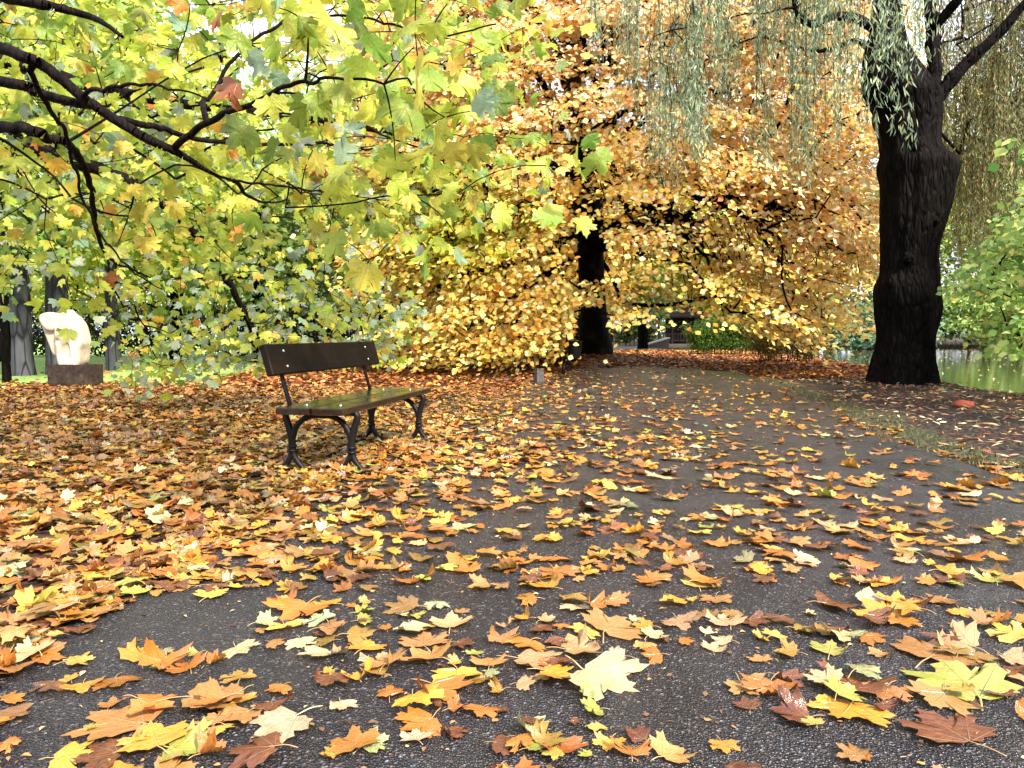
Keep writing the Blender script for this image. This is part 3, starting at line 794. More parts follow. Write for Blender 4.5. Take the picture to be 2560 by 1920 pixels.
mbl.build('limbs', M['bark_willow'], willow)
# strands: (px range, top py, bottom py function, Y range, number, tone)
strands = []
def add_str(n_, xr, top, bot, yr, tone):
    cen = None
    for q_ in range(n_):
        if q_ % 6 == 0 or n_ < 12: cen = (rng.uniform(*xr), rng.uniform(*yr), rng.normal(0, 70))
        a = cen[0] + rng.normal(0, 13); Y_ = cen[1] + rng.normal(0, .12); b1 = bot(a) + cen[2] * (n_ > 40) + rng.normal(0, 40); t0 = rng.uniform(*top) if rng.random() < .6 else b1 - rng.uniform(120, 420)
        if b1 < -60: continue
        strands.append((a, min(t0, b1 - 60), b1, Y_, tone))
prof = lambda a: np.interp(a, [1480, 1560, 1640, 1760, 1830, 1900, 2000, 2090, 2180, 2260], [30, 230, 300, 260, 160, 110, 100, 140, 170, 110])
add_str(114, (1540, 2120), (-330, -60), prof, (11.5, 17), 0)
add_str(60, (1780, 2140), (-330, -60), lambda a: 120, (11.5, 16), 0)
add_str(42, (1570, 1760), (-300, 100), lambda a: 350, (11.5, 16), 0)
add_str(26, (1850, 2130), (-250, 0), lambda a: 400, (11.5, 16), 0)
for cx_, b1_ in ((1488, 90), (1560, 130)):
    add_str(7, (cx_ - 12, cx_ + 12), (-200, -80), lambda a, b=b1_: b, (12, 13), 0)
add_str(6, (2120, 2300), (-330, -60), lambda a: 110, (9.6, 11.5), 0)
for cx_, b1_ in ((2165, 330), (2250, 330), (2180, 240), (2235, 210), (2290, 150)):
    add_str(3, (cx_ - 14, cx_ + 14), (-200, 60), lambda a, b=b1_: b - 40, (9.8, 10.6), 0)
profR = lambda a: np.interp(a, [2330, 2400, 2480, 2560, 2700], [420, 560, 520, 420, 380])
add_str(440, (2335, 2760), (-300, 150), profR, (14.8, 19), 1)
st = np.array(strands)
tops = P(st[:, 0], st[:, 1], st[:, 3]); bots = P(st[:, 0], st[:, 2], st[:, 3])
# cluster the strand tops on twigs
A, pr_, order = grow(S, par, tops, .2)
r, cnt = radii(pr_, order, .005, .40, fx)
skip = set(range(nlimb))
branches_mesh('twigs', A - loc, pr_, r, M['bark_twig'], willow, k=5, sag=.06)
# hanging strings + leaves
mbs = MB(); LP, LT, LN, LS, LC = [], [], [], [], []
for q in range(len(st)):
    t0, b0 = tops[q], bots[q]; L = t0[2] - b0[2]
    sway = rng.normal(0, .10, 2) * L; m_ = 6; tt = np.linspace(0, 1, m_)
    line = t0 + (b0 - t0) * tt[:, None]; line[:, :2] += np.outer(np.sin(tt * 2.2) * .6, sway)
    mbs.tube(line - loc, np.linspace(.005, .002, m_), 3, caps=False)
    nl = int(L / .024); u_ = rng.random(nl) ** .85; ps = np.stack([np.interp(u_, tt, line[:, c_]) for c_ in range(3)], 1)
    # short side sprigs make clumps
    ps[:, :2] += rng.normal(0, .052, (nl, 2)) * (1 + .9 * np.sin(u_ * L * 4 + q))[:, None]
    LP.append(ps)
    hh = rng.normal(0, 1, (nl, 3)) * np.array([.45, .45, .3]); LT.append(hh + np.array([0, 0, -1.0])); LN.append(rng.normal(0, 1, (nl, 3)))
    LS.append(rng.uniform(.08, .145, nl))
    if st[q, 4] == 0: LC.append(pal(['#7c8c6c', '#94a484', '#667856', '#9ca474', '#aca870'], [4, 4, 3, 2, 1], nl, .14, .05))
    else: LC.append(pal(['#767848', '#80784a', '#6a7048', '#94703c', '#8c9464'], [4, 3, 3, 2, 2], nl, .14, .06))
mbs.build('hanging_twigs', M['bark_twig'], willow)
LP = np.concatenate(LP)
scatter('crown', NARROW, LP - loc, np.concatenate(LT), np.concatenate(LN), np.concatenate(LS), np.concatenate(LC), M['leaf_willow'], willow)

# ================================================================== generic background trees
def bg_tree(name, x, y, h, rc, cols, w, label, cat='tree', group=None, tr=.25, zlo=2.5, nclu=90, per=40, leaf=.16, bark='bark_dark', shape=1.0, lean=0., ctr=None, mask=None, cs=None):
    z0 = float(gz(x, y)); o = empty(name, (x, y, z0))
    tag(o, label, cat, group)
    loc_ = np.array([x, y, z0])
    trunk_mesh('trunk', np.array([(0, 0, -.25), (lean * .1, 0, h * .15), (lean * .3, .05, h * .35), (lean * .6, 0, h * .6), (lean, 0, h * .9)]), np.array([1.15, 1, .85, .55, .12]) * tr, np.array([1.15, 1, .85, .55, .12]) * tr, M[bark], o, k=20, per=max(.15, h / 60), rough=.05, flare=.35, seed=x)
    c = np.array(ctr) if ctr is not None else np.array([lean * .5, 0, (zlo + h) / 2]); q = []
    while len(q) < nclu:
        v_ = rng.normal(0, 1, 3); v_ = v_ / np.linalg.norm(v_) * rng.random() ** .4
        p_ = c + v_ * np.array([rc, rc, (h - zlo) / 2 * 1.05])
        if mask is not None:
            a_, b_, _ = proj(p_ + loc_)
            if not inpoly(a_, b_, mask): continue
        q.append(p_)
    q = np.array(q)
    S_, pa_, fx_ = [], [], {}
    limb_seed(S_, pa_, fx_, None, [(0, 0, h * .18), (lean * .3, .05, h * .35), (lean * .6, 0, h * .6), (lean, 0, h * .88)], tr * .7, tr * .15, h / 14)
    A_, p_, or_ = grow(S_, pa_, q, .35); r_, _c = radii(p_, or_, tr * .05, .42, fx_)
    branches_mesh('branches', A_, p_, r_, M[bark], o, k=4, sag=.1)
    per = int(per * 1.7); n_ = nclu * per; cs = cs or rc * .19; leaf = leaf * 1.15
    off_ = rng.normal(0, 1, (n_, 3)) * np.array([cs, cs, cs * .38]); ps = np.repeat(q, per, 0) + off_
    ps[:, 2] = np.maximum(ps[:, 2], .1)
    T_ = norm(off_ * np.array([1, 1, .3])) + np.array([0, 0, -.45]) + rng.normal(0, .4, (n_, 3))
    Nn_ = np.array([0, -.7, .6]) + rng.normal(0, .5, (n_, 3))
    tone = np.repeat(rng.uniform(.8, 1.15, nclu), per)[:, None]
    cl = (pal(cols, w, n_, .13, .05) * tone).clip(.004, .8)
    scatter('crown', ROUND if leaf < .14 else OVAL, ps, T_, Nn_, leaf * rng.uniform(.7, 1.25, n_), cl, M['leaf_small'], o)
    return o
YG = ['#ccd050', '#b0bc48', '#e4dc5c', '#90a840']; GR = ['#7c9848', '#98b058', '#64803c', '#b0c070']; OG = ['#f0b458', '#e89c4c', '#f4cc68', '#d0803c']; PG = ['#c0d488', '#a4bc70', '#d8e4a4', '#88a45c']; DG = ['#3c5430', '#4c6a38', '#5c7c48', '#2f4428']
# left side
bg_tree('park_tree', -9.85, 14.4, 7.5, 2.4, GR, [3, 2, 3, 1], 'slim young tree with thin straight black trunk on the lawn left of the white sculpture', tr=.065, zlo=1.6, nclu=60, per=40, leaf=.13)
bg_tree('park_tree', -10.85, 16.4, 9.5, 4.0, YG, [3, 3, 2, 2], 'thick pale grey trunk with flared foot at the far left edge behind the slim tree', tr=.20, zlo=2.9, nclu=150, per=40, leaf=.18, bark='bark_grey')
bg_tree('park_tree', -10.35, 16.9, 9, 3.6, GR, [3, 3, 2, 2], 'broad grey trunk just left of the stone pedestal', tr=.24, zlo=2.9, nclu=110, per=36, leaf=.17, bark='bark_grey')
bg_tree('park_tree', -10.4, 19.3, 9, 3.6, YG, [3, 3, 3, 2], 'brown trunk standing just right of the stone pedestal across the lawn', tr=.17, zlo=2.2, nclu=100, per=36, leaf=.17, bark='bark_grey')
for i, (x, y, h, c_, w_, lb) in enumerate([
    (-17, 25, 8.5, YG, [3, 3, 3, 2], 'yellow green tree filling the gap above the sculpture at the left edge'),
    (-12.2, 27, 9, YG, [3, 3, 3, 2], 'lime coloured tree glimpsed through the maple boughs above the sculpture'),
    (-8.5, 25, 9, GR, [3, 3, 2, 3], 'mid green tree seen between maple leaves right of the sculpture'),
    (-5.2, 29, 12, PG, [3, 3, 2, 2], 'tall pale green tree behind the maple boughs left of the orange beech'),
    (-2.4, 33, 17, OG, [3, 2, 3, 2], 'tall orange tree rising behind the left half of the beech')]):
    bg_tree('park_tree', x, y, h, 4.2, c_, w_, lb, tr=.24, zlo=1.6, nclu=130, per=42, leaf=.2)
# behind the beech and beyond the pond
for (x, y, h, rc, c_, w_, lb, zlo) in [
    (3.9, 44, 13, 4.5, OG, [3, 1, 4, 1], 'golden tree standing just right of the beech trunk in the distance', 2.4),
    (8.3, 47, 9, 3.8, PG, [3, 3, 3, 1], 'pale mint green tree overhanging the dark pavilion roof', 2.0),
    (12.5, 43, 11, 4.0, YG, [3, 2, 4, 1], 'yellow green tree above the green shrubs by the pond', 2.4),
    (17.5, 56, 16, 5.5, OG, [3, 3, 3, 1], 'orange tree at the far pond shore left of the willow trunk', 2.4),
    (22.5, 68, 22, 6.5, DG, [1, 3, 3, 1], 'dark green tree on the far bank just left of the willow trunk', 1.6),
    (34.5, 69, 31, 9, GR, [3, 3, 3, 2], 'tall green tree on the far bank right of the willow trunk', 1.0),
    (43, 67, 30, 9, YG, [1, 2, 2, 3], 'yellowish tree on the far bank close to the right edge', 1.0),
    (53, 62, 31, 9, GR, [2, 3, 3, 2], 'green tree at the right end of the far bank', 1.0),
    (28, 71, 30, 8, DG, [2, 3, 2, 1], 'dark tree on the far bank hidden behind the willow trunk', 1.0)]:
    bg_tree('park_tree', x, y, h, rc, c_, w_, lb, tr=.3, zlo=zlo, nclu=130, per=36, leaf=.28, bark='bark_dark')
bg_tree('pond_shrub', 29.5, 60, 4.2, 4.0, ['#6c8c6c', '#7c9c78', '#547050'], [1, 1, 1], 'teal green bush hanging low over the water right of the willow trunk', 'bush', tr=.1, zlo=.2, nclu=70, per=45, leaf=.26)
for (x, y, w_, lb) in [(16, 62, 3.4, 'low mid green bush on the far bank behind the brownish shrub'), (21.5, 67, 3.6, 'low dark bush on the far bank at the left side of the willow trunk'), (27, 69, 3.6, 'low dark bush on the far bank mostly covered by the willow trunk'), (33.5, 66, 3.8, 'low dark bush at the waterline just right of the willow trunk'), (39.5, 64, 3.8, 'low mid green bush at the waterline below the lime green tree'), (46, 60, 3.8, 'low mid green bush at the waterline by the right edge')]:
    bg_tree('pond_shrub', x, y, 5.0, w_, GR if x > 38 or x < 20 else DG, [3, 2, 1, 3], lb, 'bush', tr=.1, zlo=.1, nclu=60, per=36, leaf=.34, cs=.9)
# a farther row closing the view
k_ = 0
for x in np.arange(-52, 84, 8.0):
    yy = 84 + 8 * math.sin(x * .7)
    cset = [YG, OG, GR, PG, DG][k_ % 5]; k_ += 1
    bg_tree('distant_tree', float(x), yy, 22 + 4 * math.sin(x), 7, cset, [2, 2, 2, 2], 'distant tree in the row that closes the view behind the park', group='distant trees behind the park', tr=.4, zlo=.8, nclu=70, per=42, leaf=.48, cs=1.6)
# bright green branch tree on the right, over the pond
RM = [(2430, 705), (2480, 640), (2530, 590), (2560, 470), (2700, 250), (3100, 200), (3100, 920), (2620, 912), (2530, 880), (2450, 845), (2510, 800), (2480, 760)]
bg_tree('lime_tree', 12.6, 11.0, 9, 6.6, ['#a8c060', '#88a850', '#c4d480', '#d8c868', '#6c9048'], [4, 3, 3, 1, 2], 'lime green leafy tree reaching over the pond from the right edge', tr=.2, zlo=.9, nclu=300, per=44, leaf=.095, ctr=(-2.5, 0, 3.0), mask=RM, cs=.20)

# ------------------------------------------------------------------ shrubs
def shrub(x0, x1, yb, yt, Y, cols, w, label, nst=26, leaf=.06):
    c = P((x0 + x1) / 2, yb, Y); x, y = c[0], Y; z0 = float(gz(x, y))
    o = empty('shrub', (x, y, z0)); tag(o, label, 'shrub')
    W = (x1 - x0) / F * Y / 2; H = (yb - yt) / F * Y
    mb = MB(); tips = []
    for i in range(nst):
        bx_, by_ = rng.uniform(-W, W) * .75, rng.normal(0, .03); tx = bx_ * 1.35 + rng.normal(0, .12); hh = H * rng.uniform(.7, 1.02) * (1 - .35 * (abs(tx) / W) ** 2)
        ln = spline([(bx_, by_, -.05), (bx_ + (tx - bx_) * .3, by_, hh * .5), (tx, by_ + rng.normal(0, .2), hh)], 8)
        mb.tube(ln, np.linspace(.014, .004, 8), 5)
        for t_ in rng.uniform(.28, 1.0, 16): tips.append([np.interp(t_, np.linspace(0, 1, 8), ln[:, c_]) for c_ in range(3)])
    mb.tube([(-W * .78, 0, -.04), (0, 0, -.03), (W * .78, 0, -.04)], .11, 8)
    mb.build('stems', M['bark_twig'], o)
    tips = np.array(tips); per = 16; n_ = len(tips) * per
    ps = np.repeat(tips, per, 0) + rng.normal(0, 1, (n_, 3)) * np.array([.16, .16, .10]); ps[:, 2] = np.maximum(ps[:, 2], H * .1)
    scatter('foliage', OVAL, ps, rng.normal(0, 1, (n_, 3)) + np.array([0, 0, -.3]), np.array([0, 0, .7]) + rng.normal(0, .6, (n_, 3)), leaf * rng.uniform(.7, 1.3, n_), pal(cols, w, n_), M['leaf_small'], o)
shrub(1700, 1930, 888, 785, 33.5, ['#4c6424', '#5c7828', '#3c5220'], [2, 2, 1], 'dense dark green upright shrub beside the path, left of the brownish one', 44, .09)
shrub(1860, 2050, 912, 815, 24.5, ['#6a5c24', '#8a7028', '#55501f', '#a88434'], [2, 2, 2, 1], 'thin brownish olive shrub at the pond edge right of the green shrub', 30, .06)
shrub(1535, 1650, 868, 795, 56, ['#2c3c1c', '#3c4c24', '#4a4424'], [2, 2, 1], 'low dark shrub in the gap right of the beech trunk, left of the pavilion', 22, .16)
shrub(1330, 1420, 930, 800, 21.5, ['#6a5020', '#8a6428', '#4c4420', '#a87c34'], [2, 2, 2, 1], 'dim brown undergrowth shrub behind the litter bin', 18, .07)
# hedge behind the lawn on the left
ho = empty('hedge', (-14, 31, 0)); tag(ho, 'long dark hedge closing the lawn behind the sculpture', 'hedge')
mb = MB()
for i in range(40): 
    hx_ = rng.uniform(-16, 13); mb.tube(spline([(hx_, rng.normal(0, .3), -.1), (hx_ + rng.normal(0, .1), 0, .7), (hx_ + rng.normal(0, .3), rng.normal(0, .3), 1.6)], 5), np.linspace(.03, .01, 5), 5)
mb.build('stems', M['bark_dark'], ho)
n_ = 26000; ps = np.column_stack([rng.uniform(-17, 14, n_), rng.normal(0, .55, n_), rng.uniform(.02, 1, n_) ** .8])
ps[:, 2] *= 1.9 + .5 * vnoise(ps[:, 0], ps[:, 0] * 0, .7, 8)
scatter('foliage', OVAL, ps, rng.normal(0, 1, (n_, 3)), rng.normal(0, 1, (n_, 3)) + np.array([0, -.4, .5]), rng.uniform(.1, .2, n_), pal(['#2a3018', '#3a4420', '#4a3a20', '#222014'], [3, 3, 2, 3], n_), M['leaf_small'], ho)

# ================================================================== BENCH
f0 = G(880, 1181)[:2]; f1 = G(1047, 1104)[:2]; b0 = G(739, 1173)[:2]
u = norm((f1 - f0)[None])[0]; v = np.array([-u[1], u[0]])
flen = float(np.linalg.norm(f1 - f0)); BO = (f0 + f1) / 2
bench = empty('park_bench', (BO[0], BO[1], 0), math.atan2(u[1], u[0]))   # local x along the bench, y towards the back
tag(bench, 'dark brown wooden park bench with cast iron legs on the leaf carpet beside the path', 'bench')
def wood(name, c1, c2, rough, spec, coat):
    k = N(name); p = k.mapping(k.obj(), (.7, 9, 9)); nn = k.noise(p, 3, 6, .6, dist=.6).outputs['Fac']
    c = k.mix(k.smooth(nn, .3, .7), c1, c2); blot = k.noise(k.obj(), 7, 3).outputs['Fac']
    rg = k.math('ADD', rough, k.math('MULTIPLY', k.smooth(blot, .4, .65), .18))
    return k.end(k.pbr(c, rg, k.bump(nn, .25, .006), spec, coat=coat))
M['wood_seat'] = wood('wet_seat_wood', lin('#150b07'), lin('#22150c'), .10, .5, .2)
M['wood_back'] = wood('backrest_wood', lin('#0e0805'), lin('#180f08'), .5, .15, 0)
k = N('cast_iron'); nn = k.noise(k.obj(), 60, 4).outputs['Fac']
M['iron'] = k.end(k.pbr((.005, .004, .004), .5, k.bump(nn, .3, .003), .18))
k = N('zinc_bolt'); M['bolt'] = k.end(k.pbr((.75, .75, .72), .3, None, .5, metal=.8))
X0 = -flen / 2 - .22; X1 = flen / 2 + .26; D = .44
zg = 0.0
def endframe(xo):
    o = MB(); Pt = lambda pts: [(xo, s, z) for s, z in pts]
    for sgn, c in ((1, 0.0), (-1, D)):
        f = lambda s: c + sgn * s
        o.tube(spline(Pt([(f(.005), .413), (f(-.03), .408), (f(-.045), .385), (f(-.03), .33), (f(-.008), .26), (f(0), .20), (f(0), .13)]), 22), np.interp(np.linspace(0, 1, 22), [0, .3, .7, 1], [.022, .023, .027, .026]), 10)
        o.tube(spline(Pt([(f(0), .14), (f(-.012), .10), (f(-.045), .05), (f(-.085), .008)]), 12), np.linspace(.025, .017, 12), 10)
        o.tube(spline(Pt([(f(0), .14), (f(.014), .10), (f(.048), .05), (f(.09), .008)]), 12), np.linspace(.025, .017, 12), 10)
        o.tube(Pt([(f(-.105), .004), (f(-.07), .012)]), [.012, .016], 8)
        o.tube(Pt([(f(.07), .012), (f(.11), .004)]), [.016, .012], 8)
    o.tube(spline(Pt([(.0, .22), (.03, .30), (.085, .358), (.15, .385), (.22, .392), (.29, .385), (.355, .358), (.41, .30), (.44, .22)]), 36), np.interp(np.linspace(0, 1, 36), [0, .15, .5, .85, 1], [.024, .021, .019, .021, .024]), 10)
    o.box((xo, D / 2, .404), (.04, D + .06, .018), bev=.004)
    # scalloped lugs under the crown of the arch
    for s in np.linspace(.17, .27, 5): o.tube([(xo - .012, s, .378), (xo + .012, s, .378)], .009, 8)
    return o
for xo in (-flen / 2, flen / 2):
    e = endframe(xo).build('end_frame', M['iron'], bench)
    for c in (0.0, D):
        for z_ in (.172, .140):
            r_ = MB(); r_.tube([(xo, c, z_ - .007), (xo, c, z_ + .007)], .034, 14); r_.build('collar', M['iron'], e)
    b_ = MB(); p0 = np.array([xo, D - .005, .40]); p1 = np.array([xo, D + .125, .872]); d_ = norm((p1 - p0)[None])[0]
    yax = d_; xax = np.array([1, 0, 0]); zax = np.cross(xax, yax); R_ = np.stack([xax, yax, zax], 1)
    b_.box((p0 + p1) / 2, (.042, float(np.linalg.norm(p1 - p0)), .016), R_, .003); b_.build('back_post', M['iron'], bench)
L_ = X1 - X0
for yc, wd in ((.075, .225), (.325, .235)):
    b_ = MB(); b_.box(((X0 + X1) / 2, yc, .437), (L_, wd, .046), None, .006)
    pk = b_.build('seat_plank', M['wood_seat'], bench, smooth=False)
    for xo in (-flen / 2, flen / 2):
        q = MB(); q.tube([(xo, yc, .458), (xo, yc, .464), (xo, yc, .4665)], [.010, .009, .003], 12); q.build('bolt', M['bolt'], pk)
pm = np.array([0, D + .095, .765]); d_ = norm(np.array([[0, .125 - -.005, .472]]))[0]
nrm_ = np.cross(np.array([1, 0, 0]), d_)                           # faces the front
if nrm_[1] > 0: nrm_ = -nrm_
R_ = np.stack([np.array([1, 0, 0]), d_, np.cross([1, 0, 0], d_)], 1)
cB = pm + nrm_ * .034 + np.array([(X0 + X1) / 2, 0, 0])
b_ = MB(); b_.box(cB, (L_, .215, .050), R_, .006); bk = b_.build('backrest', M['wood_back'], bench, smooth=False)
for xo in (-flen / 2, flen / 2):
    for s in (-.055, .055):
        q0 = pm + np.array([xo, 0, 0]) + d_ * s + nrm_ * .058
        q = MB(); q.tube([q0, q0 + nrm_ * .006, q0 + nrm_ * .009], [.010, .009, .003], 12); q.build('bolt', M['bolt'], bk)

# ================================================================== SCULPTURE AND PEDESTAL
pc = G(163, 974); SY = float(pc[1]); px2m = SY / F * .93
def SX(px): return (px - 172) * px2m
def SZ(py): return (974 - py) * px2m
k = N('white_stone'); nn = k.noise(k.obj(), 9, 6, .6).outputs['Fac']
c = k.mix(k.smooth(nn, .35, .7), lin('#a89c86'), lin('#c2b8a6'))
c = k.mix(k.smooth(k.noise(k.obj(), 3.3, 5).outputs['Fac'], .62, .72), c, lin('#a89a7c'))
M['marble'] = k.end(k.pbr(c, .6, k.bump(nn, .25, .01), .3))
k = N('weathered_block'); nn = k.noise(k.obj(), 12, 7, .7).outputs['Fac']; n2 = k.noise(k.obj(), 3, 4).outputs['Fac']
c = k.mix(k.smooth(nn, .3, .7), lin('#241c18'), lin('#3c3028')); c = k.mix(k.smooth(n2, .5, .7), c, lin('#483c32'))
M['block'] = k.end(k.pbr(c, .85, k.bump(nn, .7, .03), .2))
ped = empty('pedestal', (pc[0], SY + .28, 0), math.radians(-4)); ped.scale = (.92, .92, .95); tag(ped, 'low dark brown stone pedestal of two blocks on the lawn under the white sculpture', 'pedestal')
b_ = MB(); b_.box((0, 0, .03), (.74, .46, .10), None, .01); b_.build('base', M['block'], ped, smooth=False)
def rough_block(c, size, seed):
    hx, hy, hz = np.array(size) / 2; nxs, nys, nzs = 16, 12, 10; vv = {}; V_ = []; Fq = []
    def vid(i, j, l):
        if (i, j, l) not in vv:
            p_ = Vector((-hx + 2 * hx * i / nxs, -hy + 2 * hy * j / nys, -hz + 2 * hz * l / nzs))
            d = .02 * mnoise.noise(p_ * 5 + Vector((seed, 0, 0))) + .012 * mnoise.noise(p_ * 16 + Vector((seed, 3, 0)))
            ed = sum([i in (0, nxs), j in (0, nys), l in (0, nzs)])
            q_ = p_ * (1 + d * 1.2 - (.012 if ed > 1 else 0)); vv[(i, j, l)] = len(V_); V_.append([q_.x + c[0], q_.y + c[1], q_.z + c[2]])
        return vv[(i, j, l)]
    for j in range(nys):
        for l in range(nzs):
            Fq += [[vid(0, j, l), vid(0, j, l + 1), vid(0, j + 1, l + 1), vid(0, j + 1, l)], [vid(nxs, j, l), vid(nxs, j + 1, l), vid(nxs, j + 1, l + 1), vid(nxs, j, l + 1)]]
    for i in range(nxs):
        for l in range(nzs):
            Fq += [[vid(i, 0, l), vid(i + 1, 0, l), vid(i + 1, 0, l + 1), vid(i, 0, l + 1)], [vid(i, nys, l), vid(i, nys, l + 1), vid(i + 1, nys, l + 1), vid(i + 1, nys, l)]]
        for j in range(nys):
            Fq += [[vid(i, j, 0), vid(i, j + 1, 0), vid(i + 1, j + 1, 0), vid(i + 1, j, 0)], [vid(i, j, nzs), vid(i + 1, j, nzs), vid(i + 1, j + 1, nzs), vid(i, j + 1, nzs)]]
    m_ = MB(); m_.add(V_, np.array(Fq)); return m_
rough_block((-.10, 0, .265), (.50, .52, .37), 1.0).build('stone_block', M['block'], ped, smooth=False)
rough_block((.28, .012, .262), (.258, .50, .362), 7.0).build('stone_block', M['block'], ped, smooth=False)
st_z = .452
sc = empty('sculpture', (pc[0], SY + .28, st_z)); sc.scale = (.86, .86, 1.10); sc.location.z = st_z * .95; tag(sc, 'abstract white stone sculpture with folded wing shapes on the dark pedestal', 'sculpture')
mb = MB()
def prism(pts, y0, y1, tw=0.0, back=1.0):
    p = np.array([[SX(a), SZ(b) - st_z] for a, b in pts]); n_ = len(p); c_ = p.mean(0)
    V_ = [(q[0], y0, q[1]) for q in p] + [(c_[0] + (q[0] - c_[0]) * back, y1, c_[1] + (q[1] - c_[1]) * back) for q in p]
    t_ = [[0, i, i + 1] for i in range(1, n_ - 1)] + [[n_, n_ + i + 1, n_ + i] for i in range(1, n_ - 1)]
    q_ = [[i, n_ + i, n_ + (i + 1) % n_, (i + 1) % n_] for i in range(n_)]
    mb.add(V_, [np.array(t_), np.array(q_)])
def Z6(pts): return [(a / 5.027, 720 + b / 5.027) for a, b in pts]
prism(Z6([(700, 960), (670, 830), (640, 700), (680, 540), (720, 420), (820, 330), (960, 320), (1040, 420), (1080, 560), (1100, 660), (1060, 740), (1055, 880), (1020, 960)]), -.20, .24, back=.9)
prism(Z6([(690, 850), (570, 810), (480, 600), (400, 420), (410, 330), (500, 300), (640, 300), (720, 420), (710, 700)]), -.12, .10, back=.9)
prism(Z6([(430, 300), (560, 270), (720, 290), (760, 420), (640, 520), (520, 500), (420, 380)]), -.22, .02)
prism(Z6([(780, 420), (800, 260), (850, 228), (920, 300), (990, 330), (1040, 430), (1060, 560), (940, 620), (700, 600), (690, 500)]), -.30, .12)
prism(Z6([(905, 600), (960, 590), (965, 800), (960, 955), (915, 955), (925, 780)]), -.27, .0)
prism(Z6([(700, 640), (790, 620), (900, 600), (890, 650), (800, 690), (760, 760), (700, 780)]), -.27, .0)
prism(Z6([(720, 955), (700, 800), (740, 790), (800, 860), (900, 880), (905, 955)]), -.25, .0)
prism(Z6([(980, 955), (985, 640), (1080, 600), (1100, 660), (1055, 740), (1040, 880), (1015, 955)]), -.24, .0)
so = mb.build('stone_form', M['marble'], sc)
rm = so.modifiers.new('remesh', 'REMESH'); rm.mode = 'VOXEL'; rm.voxel_size = .016; rm.use_smooth_shade = True
sm = so.modifiers.new('smooth', 'SMOOTH'); sm.iterations = 45; sm.factor = .7

# ================================================================== LITTER BIN, MARKER POST, STONE, PAVILION, RAMP
lb = G(1407, 938); d = float(lb[1])
bn = empty('litter_bin', (lb[0], d, float(gz(lb[0], d)))); tag(bn, 'dark litter bin hung on a leaning iron post in front of the beech trunk', 'litter bin')
b_ = MB(); b_.tube([(0, 0, -.05), (.03, 0, .30)], [.045, .035], 14); b_.tube([(.03, 0, .30), (.035, 0, .33)], [.05, .05], 14); b_.tube([(.033, 0, .33), (.10, 0, .98)], [.028, .022], 14); b_.tube([(.10, 0, .97), (.103, 0, 1.0), (.105, 0, 1.03)], [.03, .034, .008], 14)
b_.build('post', M['iron'], bn)
b_ = MB(); zz = [.34, .36, .44, .6, .74, .78, .80, .80, .77, .40]; rr_ = [.10, .135, .145, .155, .16, .175, .175, .15, .148, .12]
b_.tube([(.27, 0, z) for z in zz], rr_, 24); bu = b_.build('bucket', M['iron'], bn)
for q in (.42, .56, .70):
    h_ = MB(); h_.tube([(.27, 0, q), (.27, 0, q + .015)], [.156 + .03 * (q - .42)] * 2, 24, caps=False); h_.build('hoop', M['iron'], bu)
b_ = MB(); an = np.linspace(0, 4 * np.pi, 40); b_.tube([(.12 + (.07 - .045 * a / 12.6) * math.cos(a), 0, .25 + (.07 - .045 * a / 12.6) * math.sin(a)) for a in an], .010, 6)
b_.tube([(.03, 0, .32), (.15, 0, .325), (.30, 0, .33)], .014, 8); b_.tube([(.07, 0, .68), (.14, 0, .68)], .014, 8); b_.build('bracket', M['iron'], bn)
mp = G(1348, 956)
mk = empty('marker_post', (mp[0], mp[1], float(gz(mp[0], mp[1]))), .35); tag(mk, 'short grey concrete marker post with slanting top at the left edge of the path', 'marker post')
k = N('concrete'); nn = k.noise(k.obj(), 25, 6, .65).outputs['Fac']; M['concrete'] = k.end(k.pbr(k.mix(k.smooth(nn, .3, .7), lin('#3e3a38'), lin('#5c5650')), .85, k.bump(nn, .4, .01), .3))
V_ = []; wq = .072
for z0_, zf, zb in ((-.1, 0, 0), (.0, .235, .285)):
    for sx, sy in ((-1, -1), (1, -1), (1, 1), (-1, 1)):
        V_.append((sx * wq, sy * wq, -.1 if z0_ < 0 else (.25 + .03 * -sx + .0 * sy)))
b_ = MB(); b_.add(V_, np.array([[0, 3, 2, 1], [4, 5, 6, 7], [0, 1, 5, 4], [1, 2, 6, 5], [2, 3, 7, 6], [3, 0, 4, 7]])); b_.build('shaft', M['concrete'], mk, smooth=False)
b_ = MB(); b_.add([(x_ * 1.12, y_ * 1.12, z_ + dz) for dz in (0.002, .014) for (x_, y_, z_) in V_[4:]], np.array([[0, 3, 2, 1], [4, 5, 6, 7], [0, 1, 5, 4], [1, 2, 6, 5], [2, 3, 7, 6], [3, 0, 4, 7]])); b_.build('cap', M['concrete'], mk, smooth=False)
# red stone on the bare soil
rp = G(2408, 1018); V_ = []
th = np.linspace(0, np.pi, 13); ph = np.linspace(0, 2 * np.pi, 22, endpoint=False)
for t_ in th:
    for p_ in ph:
        d_ = Vector((math.sin(t_) * math.cos(p_), math.sin(t_) * math.sin(p_), math.cos(t_))); f_ = 1 + .25 * mnoise.noise(d_ * 1.6 + Vector((4, 2, 0)))
        V_.append([d_.x * .145 * f_, d_.y * .10 * f_, d_.z * .065 * f_ + .035])
i_ = (np.arange(12) * 22)[:, None]; j_ = np.arange(22)[None]
k = N('terracotta_stone'); nn = k.noise(k.obj(), 20, 6).outputs['Fac']; mt = k.end(k.pbr(k.mix(k.smooth(nn, .3, .7), lin('#6a2c1c'), lin('#8c4028')), .7, k.bump(nn, .5, .01), .3))
o = mesh('stone', np.array(V_), [np.stack([i_ + j_, i_ + 22 + j_, i_ + 22 + (j_ + 1) % 22, i_ + (j_ + 1) % 22], -1).reshape(-1, 4)], mt)
